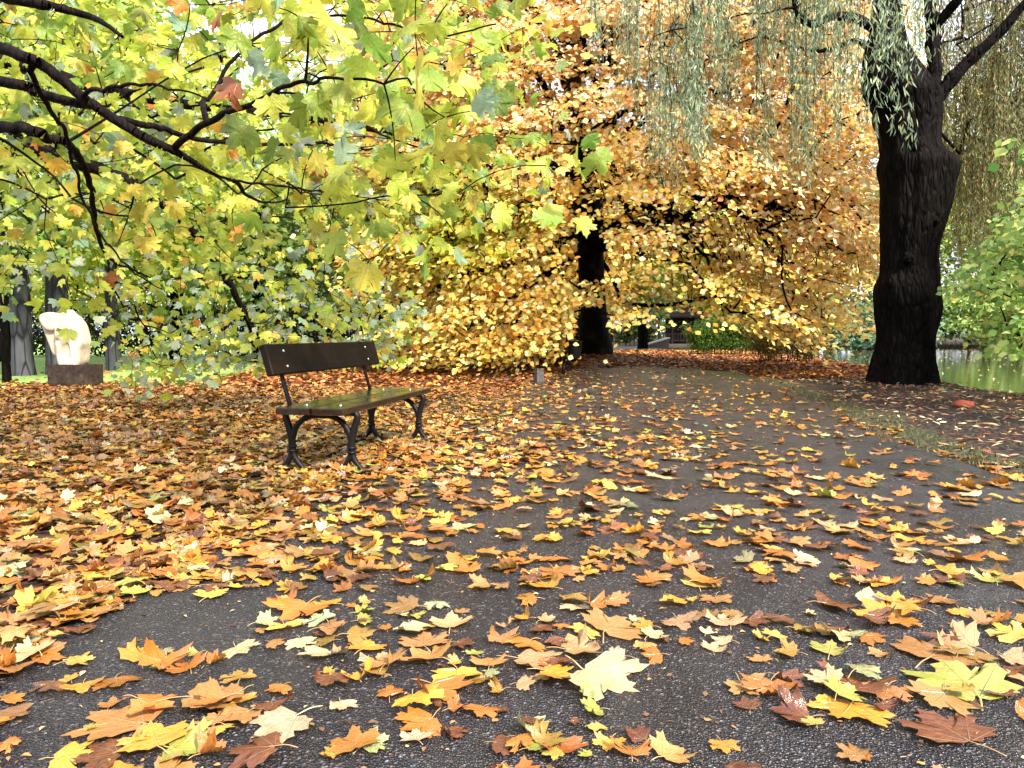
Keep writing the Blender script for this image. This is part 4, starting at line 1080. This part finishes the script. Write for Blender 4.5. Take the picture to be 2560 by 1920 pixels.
o.location = (rp[0], rp[1], float(gz(rp[0], rp[1]))); tag(o, 'reddish brown rounded stone lying on the bare soil by the pond', 'stone')
# pavilion far down the path
pvx = (1690 - 1280) / F * 58; pv = empty('pavilion', (pvx, 58, 0)); tag(pv, 'dark wooden park pavilion far down the path below mint green leaves', 'pavilion')
k = N('dark_timber'); nn = k.noise(k.mapping(k.obj(), (8, 8, 1)), 3, 5).outputs['Fac']; M['timber'] = k.end(k.pbr(k.mix(nn, lin('#180c08'), lin('#2a1a12')), .7, k.bump(nn, .3, .01), .3))
k = N('roof_shingle'); nn = k.noise(k.obj(), 6, 5).outputs['Fac']; M['roof'] = k.end(k.pbr(k.mix(nn, lin('#100c0b'), lin('#1c1614')), .8, k.bump(nn, .4, .02), .3))
k = N('plaster'); M['plaster'] = k.end(k.pbr(lin('#a8a098'), .8, None, .3))
for sx in (-1.6, -.55, .55, 1.6):
    for sy in (-1.1, 1.1): b_ = MB(); b_.box((sx, sy, 1.15), (.14, .14, 2.3), None, .01); b_.build('post', M['timber'], pv, smooth=False)
b_ = MB(); b_.box((0, 0, .04), (3.8, 2.8, .3), None, .02); b_.build('floor_slab', M['concrete'], pv, smooth=False)
b_ = MB(); b_.box((.55, 1.1, 1.2), (2.0, .08, 2.0)); b_.build('back_panel', M['timber'], pv, smooth=False)
b_ = MB(); b_.box((0, -1.1, .95), (3.1, .07, .08)); b_.box((0, -1.1, .45), (3.1, .07, .08))
for sx in np.arange(-1.45, 1.5, .22): b_.box((sx, -1.1, .69), (.05, .045, .42))
b_.build('railing', M['timber'], pv, smooth=False)
b_ = MB(); b_.add([(-2.3, -1.7, 2.3), (2.3, -1.7, 2.3), (2.3, 1.7, 2.3), (-2.3, 1.7, 2.3), (-1, 0, 3.5), (1, 0, 3.5), (-2.3, -1.7, 2.2), (2.3, -1.7, 2.2), (2.3, 1.7, 2.2), (-2.3, 1.7, 2.2)], [np.array([[0, 1, 5, 4], [2, 3, 4, 5], [6, 9, 8, 7], [0, 6, 7, 1], [1, 7, 8, 2], [2, 8, 9, 3], [3, 9, 6, 0]]), np.array([[1, 2, 5], [3, 0, 4]])]); b_.build('roof', M['roof'], pv, smooth=False)
rmpo = empty('stone_ramp', ((1632 - 1280) / F * 50, 50, 0), .3); tag(rmpo, 'pale sloping stone parapet leading up to the dark pavilion', 'ramp')
b_ = MB(); b_.add([(-1.1, -.2, -.1), (1.1, -.2, -.1), (1.1, .2, -.1), (-1.1, .2, -.1), (-1.1, -.2, .05), (1.1, -.2, .62), (1.1, .2, .62), (-1.1, .2, .05)], np.array([[0, 3, 2, 1], [4, 5, 6, 7], [0, 1, 5, 4], [1, 2, 6, 5], [2, 3, 7, 6], [3, 0, 4, 7]])); b_.build('parapet', M['concrete'], rmpo, smooth=False)
b_ = MB(); b_.add([(-1.15, -.26, .054), (1.15, -.26, .65), (1.15, .26, .65), (-1.15, .26, .054), (-1.15, -.26, .12), (1.15, -.26, .72), (1.15, .26, .72), (-1.15, .26, .12)], np.array([[0, 3, 2, 1], [4, 5, 6, 7], [0, 1, 5, 4], [1, 2, 6, 5], [2, 3, 7, 6], [3, 0, 4, 7]])); b_.build('coping', M['plaster'], rmpo, smooth=False)

# ================================================================== FALLEN LEAVES
PALC = {'gold': '#d89a36', 'amber': '#b4702a', 'rust': '#70402a', 'tan': '#b4824c', 'orange': '#c47430', 'cream': '#ccb488', 'yellow': '#ccaa50', 'lime': '#a4a448', 'palegreen': '#a8b88c', 'palelime': '#bcbc80', 'peach': '#c89a6c', 'ochre': '#a07c38'}
WORD = {'gold': 'golden', 'amber': 'amber brown', 'rust': 'dark rust brown', 'tan': 'tan', 'orange': 'bright orange', 'cream': 'pale cream', 'yellow': 'clear yellow', 'lime': 'lime yellow', 'palegreen': 'pale mint green', 'palelime': 'pale lime', 'peach': 'pinkish peach', 'ochre': 'ochre'}
hand = """362,1636,120,gold;417,1632,38,palegreen;393,1668,35,lime;489,1636,52,lime;463,1668,85,amber;538,1653,62,amber;599,1624,84,cream;123,1716,75,rust;173,1692,38,gold;208,1714,90,gold;292,1705,95,amber;29,1740,65,amber;521,1746,175,tan;598,1700,85,ochre;310,1800,235,tan;375,1775,130,orange;278,1760,58,orange;226,1827,48,lime;357,1847,85,ochre;608,1752,60,gold;25,1859,58,orange;172,1896,115,gold;255,1900,150,rust;457,1878,140,lime;525,1890,100,orange;541,1838,80,yellow;535,1812,85,tan;602,1800,120,tan;706,1815,175,cream;645,1890,160,rust;683,1778,80,rust;748,1528,135,orange;822,1512,70,gold;802,1555,75,palegreen;712,1570,80,yellow;655,1578,52,tan;688,1612,62,tan;752,1612,66,cream;812,1642,130,cream;815,1608,55,ochre;800,1590,35,rust;896,1600,95,ochre;961,1579,38,amber;910,1534,60,lime;912,1558,55,lime;906,1562,28,rust;880,1520,32,orange;912,1510,40,yellow;1010,1524,110,tan;1005,1545,35,cream;1040,1548,45,lime;1093,1523,62,palegreen;1032,1582,105,cream;1128,1568,95,peach;1155,1537,35,tan;1060,1612,110,tan;1070,1652,135,tan;1158,1618,78,rust;1187,1643,45,lime;1138,1665,45,yellow;952,1688,80,tan;895,1702,75,gold;820,1685,42,gold;840,1697,45,ochre;981,1655,45,rust;1142,1700,120,gold;1207,1712,70,ochre;1228,1694,48,palegreen;1222,1668,80,tan;975,1745,70,amber;1098,1742,150,amber;1092,1776,45,rust;1052,1822,130,orange;933,1868,88,palelime;1042,1862,82,cream;1130,1845,75,rust;1203,1790,78,amber;1245,1740,52,gold;1252,1790,50,rust;1255,1878,85,rust;825,1895,60,gold;1255,1608,80,tan;1262,1575,40,peach;1320,1510,75,amber;1440,1532,80,cream;1490,1530,70,amber;1540,1513,80,tan;1685,1518,85,gold;1728,1512,35,yellow;1790,1510,80,tan;1365,1560,55,peach;1404,1576,42,orange;1462,1590,85,yellow;1530,1585,140,tan;1610,1578,75,gold;1585,1560,40,cream;1700,1570,95,peach;1770,1548,60,tan;1830,1549,60,ochre;1815,1568,80,peach;1890,1566,90,rust;1769,1595,45,cream;1808,1617,65,cream;1783,1635,52,cream;1315,1622,90,amber;1388,1618,60,rust;1450,1635,125,peach;1610,1628,65,tan;1633,1653,70,amber;1660,1614,38,rust;1712,1616,50,amber;1543,1655,65,cream;1340,1665,160,peach;1400,1675,70,rust;1312,1720,62,peach;1365,1703,55,ochre;1503,1708,235,cream;1468,1750,52,lime;1483,1790,70,lime;1488,1838,62,yellow;1436,1820,40,rust;1325,1832,95,palelime;1332,1824,48,rust;1305,1880,80,amber;1330,1888,65,lime;1410,1885,110,orange;1523,1876,75,gold;1592,1855,90,rust;1575,1898,90,amber;1676,1903,105,tan;1465,1902,50,lime;1808,1882,82,gold;1865,1730,105,tan;1868,1778,75,rust;1900,1662,60,tan;1903,1608,45,yellow;2085,1528,105,rust;2205,1525,170,cream;2215,1548,150,gold;2255,1572,85,amber;2345,1510,110,tan;2190,1570,95,rust;2180,1610,72,amber;2200,1650,62,tan;2490,1548,60,ochre;2530,1600,120,yellow;2397,1620,135,peach;2340,1650,190,tan;2430,1657,90,ochre;2530,1660,90,peach;2515,1695,110,rust;2550,1715,80,peach;2025,1547,38,cream;1948,1566,75,rust;2008,1590,85,ochre;2070,1590,75,rust;2103,1610,95,palelime;2075,1640,100,lime;1935,1607,55,yellow;1970,1645,85,ochre;1972,1715,92,rust;2045,1718,48,ochre;2130,1728,170,rust;2160,1710,95,palelime;2215,1752,100,tan;2265,1740,40,amber;2410,1728,235,lime;2350,1768,150,tan;2502,1758,65,rust;2440,1780,45,rust;2118,1790,205,gold;1985,1803,130,rust;2033,1830,52,yellow;2215,1790,70,rust;2375,1842,200,rust;2143,1908,60,amber"""
H = []
for it in hand.split(';'):
    a, b, w_, c_ = it.split(','); p_ = G(float(a), float(b), .03)
    H.append((p_[0], p_[1], float(w_) * float(p_[1]) / F / 1.15, c_, True))
# random leaves : density by place
def sow(n_, xr, yr, ok):
    out = []
    x_ = rng.uniform(*xr, n_); y_ = rng.uniform(*yr, n_); m_ = ok(x_, y_, rng.random(n_)); return x_[m_], y_[m_]
names = list(PALC)
def densfn(x_, y_, t):
    a, b = pl(y_), pr(y_); uu = (x_ - a) / (b - a); nz_ = vnoise(x_, y_, 1.1, 41) * .6 + vnoise(x_, y_, 3.1, 42) * .4
    on = (x_ > a - .03 - .1 * nz_) & (x_ < b + .5)
    dpath = np.interp(y_, [0, 2.6, 3.2, 5, 8, 12, 20], [.28, .28, .36, .30, .13, .045, .02]) * (.35 + 1.3 * nz_)
    dpath = dpath * np.interp(uu, [0, .12, .3, .6, 1, 1.1], [3.4, 2.2, 1.2, .75, .5, .2]) * (1 + .9 * np.clip((y_ - 4) / 4, 0, 1) * np.clip(.35 - uu, 0, 1) * 2)
    px_, py_, f_ = proj(np.stack([x_, y_, x_ * 0], -1))
    inh = (f_ > .3) & (py_ > 1500) & (py_ < 1990) & (px_ > -40) & (px_ < 2600)
    # hand placed zone keeps only the carpet in the left corner
    dpath = np.where(inh & on & (x_ > a + .02), .035 + .06 * nz_, dpath)
    return on, dpath, nz_
px1, py1 = sow(42000, (-2.2, 6.2), (1.2, 21), lambda x_, y_, t: (lambda o_, d_, n_: o_ & (t < d_ * 1.1))(*densfn(x_, y_, t)))
def okc(x_, y_, t):
    a = pl(y_) + .10 + .12 * (vnoise(x_, y_, 1.7, 51) - .5) ; nz_ = vnoise(x_, y_, .9, 55)
    green = (x_ > -1.9 + .1 * y_ - .4) & (y_ > 8.5)
    return (x_ < a) & (t < np.where(green, .28, .72 + .28 * nz_)) & (x_ > -.80 * y_ - 1.2) & (y_ < 12.6 + .8 * nz_)
px2_, py2_ = sow(60000, (-11, .6), (1.3, 13.5), okc)
def zlift(n_, hi): return rng.uniform(0, hi, n_)
cand = []
for (xs_, ys_, carpet) in ((px1, py1, False), (px2_, py2_, True)):
    n_ = len(xs_)
    if carpet: wts = [24, 17, 11, 18, 8, 8, 8, 3.5, .5, 1.5, 7, 9]
    else: wts = [22, 17, 10, 15, 14, 6, 7, 4, .5, 1.5, 7, 6]
    wts = np.array(wts, float); wts /= wts.sum(); ci = rng.choice(12, n_, p=wts)
    far = ys_ > 9.5 + rng.normal(0, .8, n_)
    ci = np.where(far & carpet & (rng.random(n_) < .75), rng.choice([2, 2, 3, 3, 1, 0, 11], n_), ci)
    s_ = rng.uniform(.04, .10, n_) if carpet else rng.uniform(.042, .105, n_)
    s_ = np.where(rng.random(n_) < .12, s_ * 1.25, s_)
    for i in range(n_): cand.append((xs_[i], ys_[i], s_[i], names[ci[i]], False, carpet))
ca = np.array([(c[0], c[1], c[2]) for c in cand]); cpx, cpy, cf = proj(np.column_stack([ca[:, 0], ca[:, 1], ca[:, 0] * 0]))
vis = (cpx > 15) & (cpx < 2545) & (cpy < 1900) & (cf > .5)
score = np.where(vis, ca[:, 2] / cf ** 1.5, 0)
nind = 300 - len(H); top = set(np.argsort(-score)[:nind].tolist())
inds = [(h[0], h[1], h[2], h[3], True, False) for h in H] + [cand[i] for i in top]
rest = [c for i, c in enumerate(cand) if i not in top]
# individual leaves: shared blade meshes, object colour
blades, stalks = [], []
for i, (tv, tf, tl) in enumerate(MAPLE_HI):
    tv = tv.copy(); tv[:, 1] -= .35
    low = np.sort(tv[:, 2])[max(2, len(tv) // 30)]; tv[:, 2] -= low; tv[:, 2] = np.maximum(tv[:, 2], -.004)
    tl = tl.copy(); tl[:, 2] = i * 3.7
    blades.append(mesh('leaf_blade', tv, tf, M['leaf_ground_obj'], luv=tl, link=False))
    z_ = float(tv[np.argmin(np.hypot(tv[:, 0], tv[:, 1] + .32)), 2]); s = MB(); r_ = random.Random(i)
    bx_ = r_.uniform(-.25, .25); s.tube(spline([(0, -.22, z_ + .012), (0, -.36, z_ + .014), (bx_ * .5, -.58, z_ * .6 + .05), (bx_, -.80, .015)], 9), np.linspace(.010, .013, 9), 6)
    V_ = np.concatenate(s.V); fs = {}
    for f in s.Fs: fs.setdefault(f.shape[1], []).append(f)
    stalks.append(mesh('stalk', V_, [np.concatenate(q) for q in fs.values()], M['leaf_ground_obj'], luv=np.column_stack([V_[:, :2] * 0 + 2, V_[:, 2] * 0]), link=False))
# labels: colour + order within a band of the photo
info = []
for (x_, y_, s_, c_, hand_, carpet) in inds:
    a, b, f_ = proj(np.array([x_, y_, .02])); info.append((float(a), float(b)))
def band(py): return int(min(99, max(0, (1920 - py) / 1920 * 100)) // 4) * 4
ORD = ['first', 'second', 'third', 'fourth', 'fifth', 'sixth', 'seventh', 'eighth', 'ninth', 'tenth', 'eleventh', 'twelfth', 'thirteenth', 'fourteenth', 'fifteenth', 'sixteenth', 'seventeenth', 'eighteenth', 'nineteenth', 'twentieth']
grp = {}
for i, (a, b) in enumerate(info): grp.setdefault((inds[i][3], band(b)), []).append((a, i))
lab = {}
for (c_, bd), L in grp.items():
    L.sort()
    where = 'along the bottom edge' if bd == 0 else f'about {bd}% up the photo'
    for q, (a, i) in enumerate(L):
        side = 'on the leaf carpet' if inds[i][5] else 'on the wet path'
        if len(L) == 1: lab[i] = f'only {WORD[c_]} maple leaf {side} {where}'
        elif len(L) == 2: lab[i] = f'{("left", "right")[q]} one of two {WORD[c_]} maple leaves {where}'
        else: lab[i] = f'{ORD[min(q, 19)]} {WORD[c_]} maple leaf from the left {where}'
pos_done = []
for i, (x_, y_, s_, c_, hand_, carpet) in enumerate(inds):
    t_ = int(rng.integers(0, len(blades))); me = blades[t_]
    o = bpy.data.objects.new('fallen_leaf', me); COL.objects.link(o)
    stack = sum(1 for (qx, qy, qs) in pos_done if math.hypot(qx - x_, qy - y_) < (qs + s_) * .42); pos_done.append((x_, y_, s_))
    zb = float(pathz(np.array(x_), np.array(y_))) + .004 + .007 * min(stack, 6) + (.008 if carpet else 0)
    o.location = (x_, y_, zb); o.rotation_euler = (rng.normal(0, .07), rng.normal(0, .07), rng.uniform(0, 6.283))
    fl = rng.uniform(.7, 1.2) if s_ < .14 else rng.uniform(.45, .7); o.scale = (s_ * rng.uniform(.95, 1.1), s_ * rng.uniform(.78, 1.0), s_ * fl)
    cc_ = jit(lin(PALC[c_]), 1, .16, .05)[0] * .70; o.color = (*cc_, 1)
    tag(o, lab[i], 'leaf', 'fallen maple leaves on the path')
    if i % 1 == 0:
        so_ = bpy.data.objects.new('stalk', stalks[t_]); COL.objects.link(so_); so_.parent = o
        so_.color = (*(cc_ * .8 + lin('#a86a30') * .2), 1)
# the rest as one litter object
R3 = np.array([(c[0], c[1], c[2]) for c in rest]); cidx = np.array([names.index(c[3]) for c in rest]); car = np.array([c[5] for c in rest])
pc_ = np.array([lin(PALC[n_]) for n_ in names])[cidx]; n_ = len(R3); colr = jit(pc_, n_, .34, .06) * np.where(car, .62, .68)[:, None]
z_ = pathz(R3[:, 0], R3[:, 1]) + .004 + rng.uniform(0, 1, n_) ** 1.5 * np.where(car, .008 + .045 * np.clip((pl(R3[:, 1]) - R3[:, 0]) / .8, 0, 1), .010)
up = np.array([0, 0, 1.0]) + rng.normal(0, 1, (n_, 3)) * np.where(car, .24, .11)[:, None]
ang = rng.uniform(0, 6.283, n_); T = np.column_stack([np.cos(ang), np.sin(ang), rng.normal(0, .05, n_)])
def settle(tm):
    out = []
    for tv, tf, tl in tm:
        tv = tv.copy(); tv[:, 1] -= .35; low = np.sort(tv[:, 2])[max(1, len(tv) // 30)]; tv[:, 2] = np.maximum(tv[:, 2] - low, -.004); out.append((tv, tf, tl))
    return out
nearm = R3[:, 1] < 7
TM = settle(MAPLE_MD) + settle(MAPLE_LO)
which = np.where(nearm, rng.integers(0, 10, n_), rng.integers(10, 20, n_))
o = scatter('fallen_leaves', TM, np.column_stack([R3[:, :2], z_]), T, up, R3[:, 2], colr, M['leaf_ground'], None, which)
tag(o, 'mass of golden and brown maple leaves covering the ground', 'fallen leaves', kind='stuff')
# small brown litter farther off
nn_ = 60000; x_ = rng.uniform(-13, 13, nn_); y_ = 9 + 32 * rng.random(nn_) ** 1.1
pd_ = polydist(x_, y_, POND); nz_ = vnoise(x_, y_, .8, 61)
onp = (x_ > pl(y_)) & (x_ < pr(y_))
ok = (pd_ > .3) & (x_ < 13)
ok &= ~(onp & (y_ < 18.6 + 2.5 * nz_ - 1.0 * np.abs((x_ - pl(y_)) / (pr(y_) - pl(y_)) - .5)) & (rng.random(nn_) > .008))
ok &= ~((x_ < -6.0 - .12 * (y_ - 14)) & (y_ > 13.2 + 1.0 * nz_) & (rng.random(nn_) > .07))
ok &= ~((x_ > pr(y_)) & (y_ < 15.5) & (rng.random(nn_) > .03))
ok &= ~((x_ < pl(y_)) & (y_ < 11))
x_, y_ = x_[ok], y_[ok]; n_ = len(x_)
an = rng.uniform(0, 6.283, n_)
o = scatter('leaf_litter', OVAL, np.column_stack([x_, y_, pathz(x_, y_) + .012 + rng.uniform(0, .03, n_)]), np.column_stack([np.cos(an), np.sin(an), rng.normal(0, .2, n_)]), np.array([0, 0, 1.0]) + rng.normal(0, .35, (n_, 3)), rng.uniform(.06, .13, n_) * (1 + y_ / 60), pal(['#7a4420', '#96582a', '#5a3018', '#c08440', '#dcb070', '#a06434'], [5, 5, 4, 3, 1, 4], n_), M['litter_small'])
tag(o, 'rust brown beech leaf litter spread under the big tree and over the path beyond', 'leaf litter', kind='stuff')
nn_ = 7000; y_ = 1.3 + 10 * rng.random(nn_) ** 1.3; x_ = pl(y_) + (pr(y_) - pl(y_)) * rng.random(nn_); ok = rng.random(nn_) < .25 + .75 * vnoise(x_, y_, 1.5, 95); x_, y_ = x_[ok], y_[ok]; n_ = len(x_); an = rng.uniform(0, 6.283, n_)
o = scatter('leaf_crumbs', NARROW + OVAL, np.column_stack([x_, y_, pathz(x_, y_) + .004]), np.column_stack([np.cos(an), np.sin(an), rng.normal(0, .1, n_)]), np.array([0, 0, 1.0]) + rng.normal(0, .15, (n_, 3)), rng.uniform(.006, .024, n_), pal(['#6a4a30', '#3c2818', '#a07848', '#c8a878'], [3, 3, 2, 1], n_), M['litter_small'])
tag(o, 'tiny brown leaf crumbs and bits of stem on the asphalt', 'leaf crumbs', kind='stuff')
# willow leaves on the bare soil
nn_ = 9000; x_ = rng.uniform(3, 11, nn_); y_ = rng.uniform(3.5, 17, nn_); pd_ = polydist(x_, y_, POND)
ok = (x_ > pr(y_) + .3) & (pd_ > .2) & (vnoise(x_, y_, 1.2, 71) > .25); x_, y_ = x_[ok], y_[ok]; n_ = len(x_); an = rng.uniform(0, 6.283, n_)
o = scatter('willow_litter', NARROW, np.column_stack([x_, y_, gz(x_, y_) + .01 + rng.uniform(0, .02, n_)]), np.column_stack([np.cos(an), np.sin(an), rng.normal(0, .2, n_)]), np.array([0, 0, 1.0]) + rng.normal(0, .4, (n_, 3)), rng.uniform(.06, .13, n_), pal(['#c0a070', '#8a6a48', '#d8c49c', '#6a4430', '#9a5c34'], [3, 4, 2, 4, 3], n_), M['litter_small'])
tag(o, 'thin pale willow leaves strewn over the dark soil', 'leaf litter', kind='stuff')
nn_ = 1500; x_ = rng.uniform(9, 45, nn_); y_ = rng.uniform(5, 60, nn_); ok = polydist(x_, y_, POND) < -.3; x_, y_ = x_[ok], y_[ok]; n_ = len(x_); an = rng.uniform(0, 6.283, n_)
o = scatter('floating_leaves', OVAL, np.column_stack([x_, y_, np.full(n_, -.262)]), np.column_stack([np.cos(an), np.sin(an), np.zeros(n_)]), np.array([0, 0, 1.0]) + rng.normal(0, .05, (n_, 3)), rng.uniform(.07, .14, n_), pal(['#d8b060', '#e8d8a0', '#b07c3c'], [3, 2, 2], n_), M['litter_small'])
tag(o, 'pale leaves floating on the dark pond', 'floating leaves', kind='stuff')
# grass on the verges
def grass(n_, xr, yr, ok, cols, w, hgt, name, label):
    x_ = rng.uniform(*xr, n_); y_ = rng.uniform(*yr, n_); m_ = ok(x_, y_); x_, y_ = x_[m_], y_[m_]; n_ = len(x_)
    B_ = 5; x_ = np.repeat(x_, B_) + rng.normal(0, .02, n_ * B_); y_ = np.repeat(y_, B_) + rng.normal(0, .02, n_ * B_); n_ *= B_
    T_ = np.array([0, 0, .8]) + rng.normal(0, .55, (n_, 3)); T_[:, 2] = np.abs(T_[:, 2]) + .12
    o = scatter(name, [simple_leaf(.13, .02)], np.column_stack([x_, y_, gz(x_, y_)]), T_, rng.normal(0, 1, (n_, 3)), rng.uniform(.5, 1.3, n_) * hgt, pal(cols, w, n_), M['litter_small'])
    tag(o, label, 'grass', kind='stuff')
def okg(x_, y_):
    pd_ = polydist(x_, y_, POND); e = x_ - pr(y_); nz_ = vnoise(x_, y_, 1.4, 81); t = rng.random(len(x_))
    a = (e > -.02) & (e < .25 + .45 * nz_) & (t < .7); b = (e > .3) & (pd_ < 1.3) & (pd_ > .1) & (t < .5); c = (e > .3) & (vnoise(x_, y_, 2.2, 83) > .70) & (t < .30)
    l = (x_ < pl(y_) + .02) & (x_ > -1.9 + .1 * y_ - .5) & (y_ > 8) & (vnoise(x_, y_, 1.5, 84) > .35) & (t < .5)
    return ((a | b | c) & (pd_ > .1) & (y_ < 17.5) & (x_ > pr(y_) - .05)) | l
grass(30000, (-2, 11), (2.5, 17), okg, ['#444c26', '#565a36', '#383e1e', '#706c4a', '#4a3c2a'], [4, 3, 3, 2, 2], .045, 'grass', 'short grass tufts on the verges of the path')
# ------------------------------------------------------------------ light
SUN_AZ, SUN_EL = math.radians(142), math.radians(43)   # azimuth from +Y towards +X
sun = bpy.data.lights.new('sun', 'SUN'); so = bpy.data.objects.new('sun', sun); COL.objects.link(so)
sun.energy = 5.0; sun.angle = math.radians(8); sun.color = (1, .92, .80)
dv = Vector((math.sin(SUN_AZ) * math.cos(SUN_EL), math.cos(SUN_AZ) * math.cos(SUN_EL), math.sin(SUN_EL)))
so.rotation_euler = dv.to_track_quat('Z', 'Y').to_euler()
W = bpy.data.worlds.new('World'); scene.world = W; W.use_nodes = True; nt = W.node_tree
bg = nt.nodes['Background']; sky = nt.nodes.new('ShaderNodeTexSky'); sky.sky_type = 'NISHITA'; sky.sun_disc = False
sky.sun_elevation = SUN_EL; sky.sun_rotation = SUN_AZ; sky.dust_density = 3; sky.air_density = 1
tc = nt.nodes.new('ShaderNodeTexCoord'); no = nt.nodes.new('ShaderNodeTexNoise'); no.inputs['Scale'].default_value = 2.2; no.inputs['Detail'].default_value = 6
mr = nt.nodes.new('ShaderNodeMapRange'); mr.inputs[1].default_value = .40; mr.inputs[2].default_value = .56
mx = nt.nodes.new('ShaderNodeMix'); mx.data_type = 'RGBA'
nt.links.new(tc.outputs['Generated'], no.inputs['Vector']); nt.links.new(no.outputs['Fac'], mr.inputs[0]); nt.links.new(mr.outputs[0], mx.inputs[0])
nt.links.new(sky.outputs[0], mx.inputs[6]); mx.inputs[7].default_value = (9.2, 10.1, 11.8, 1)
nt.links.new(mx.outputs[2], bg.inputs[0]); bg.inputs[1].default_value = .11

scene.view_settings.view_transform = 'Standard'; scene.view_settings.look = 'None'
scene.view_settings.exposure = 1.38; scene.view_settings.gamma = 1
cy = scene.cycles
cy.use_denoising = True
try: cy.denoiser = 'OPENIMAGEDENOISE'
except Exception: pass
cy.max_bounces = 6; cy.diffuse_bounces = 4; cy.glossy_bounces = 3; cy.transmission_bounces = 4; cy.transparent_max_bounces = 4
cy.caustics_reflective = False; cy.caustics_refractive = False
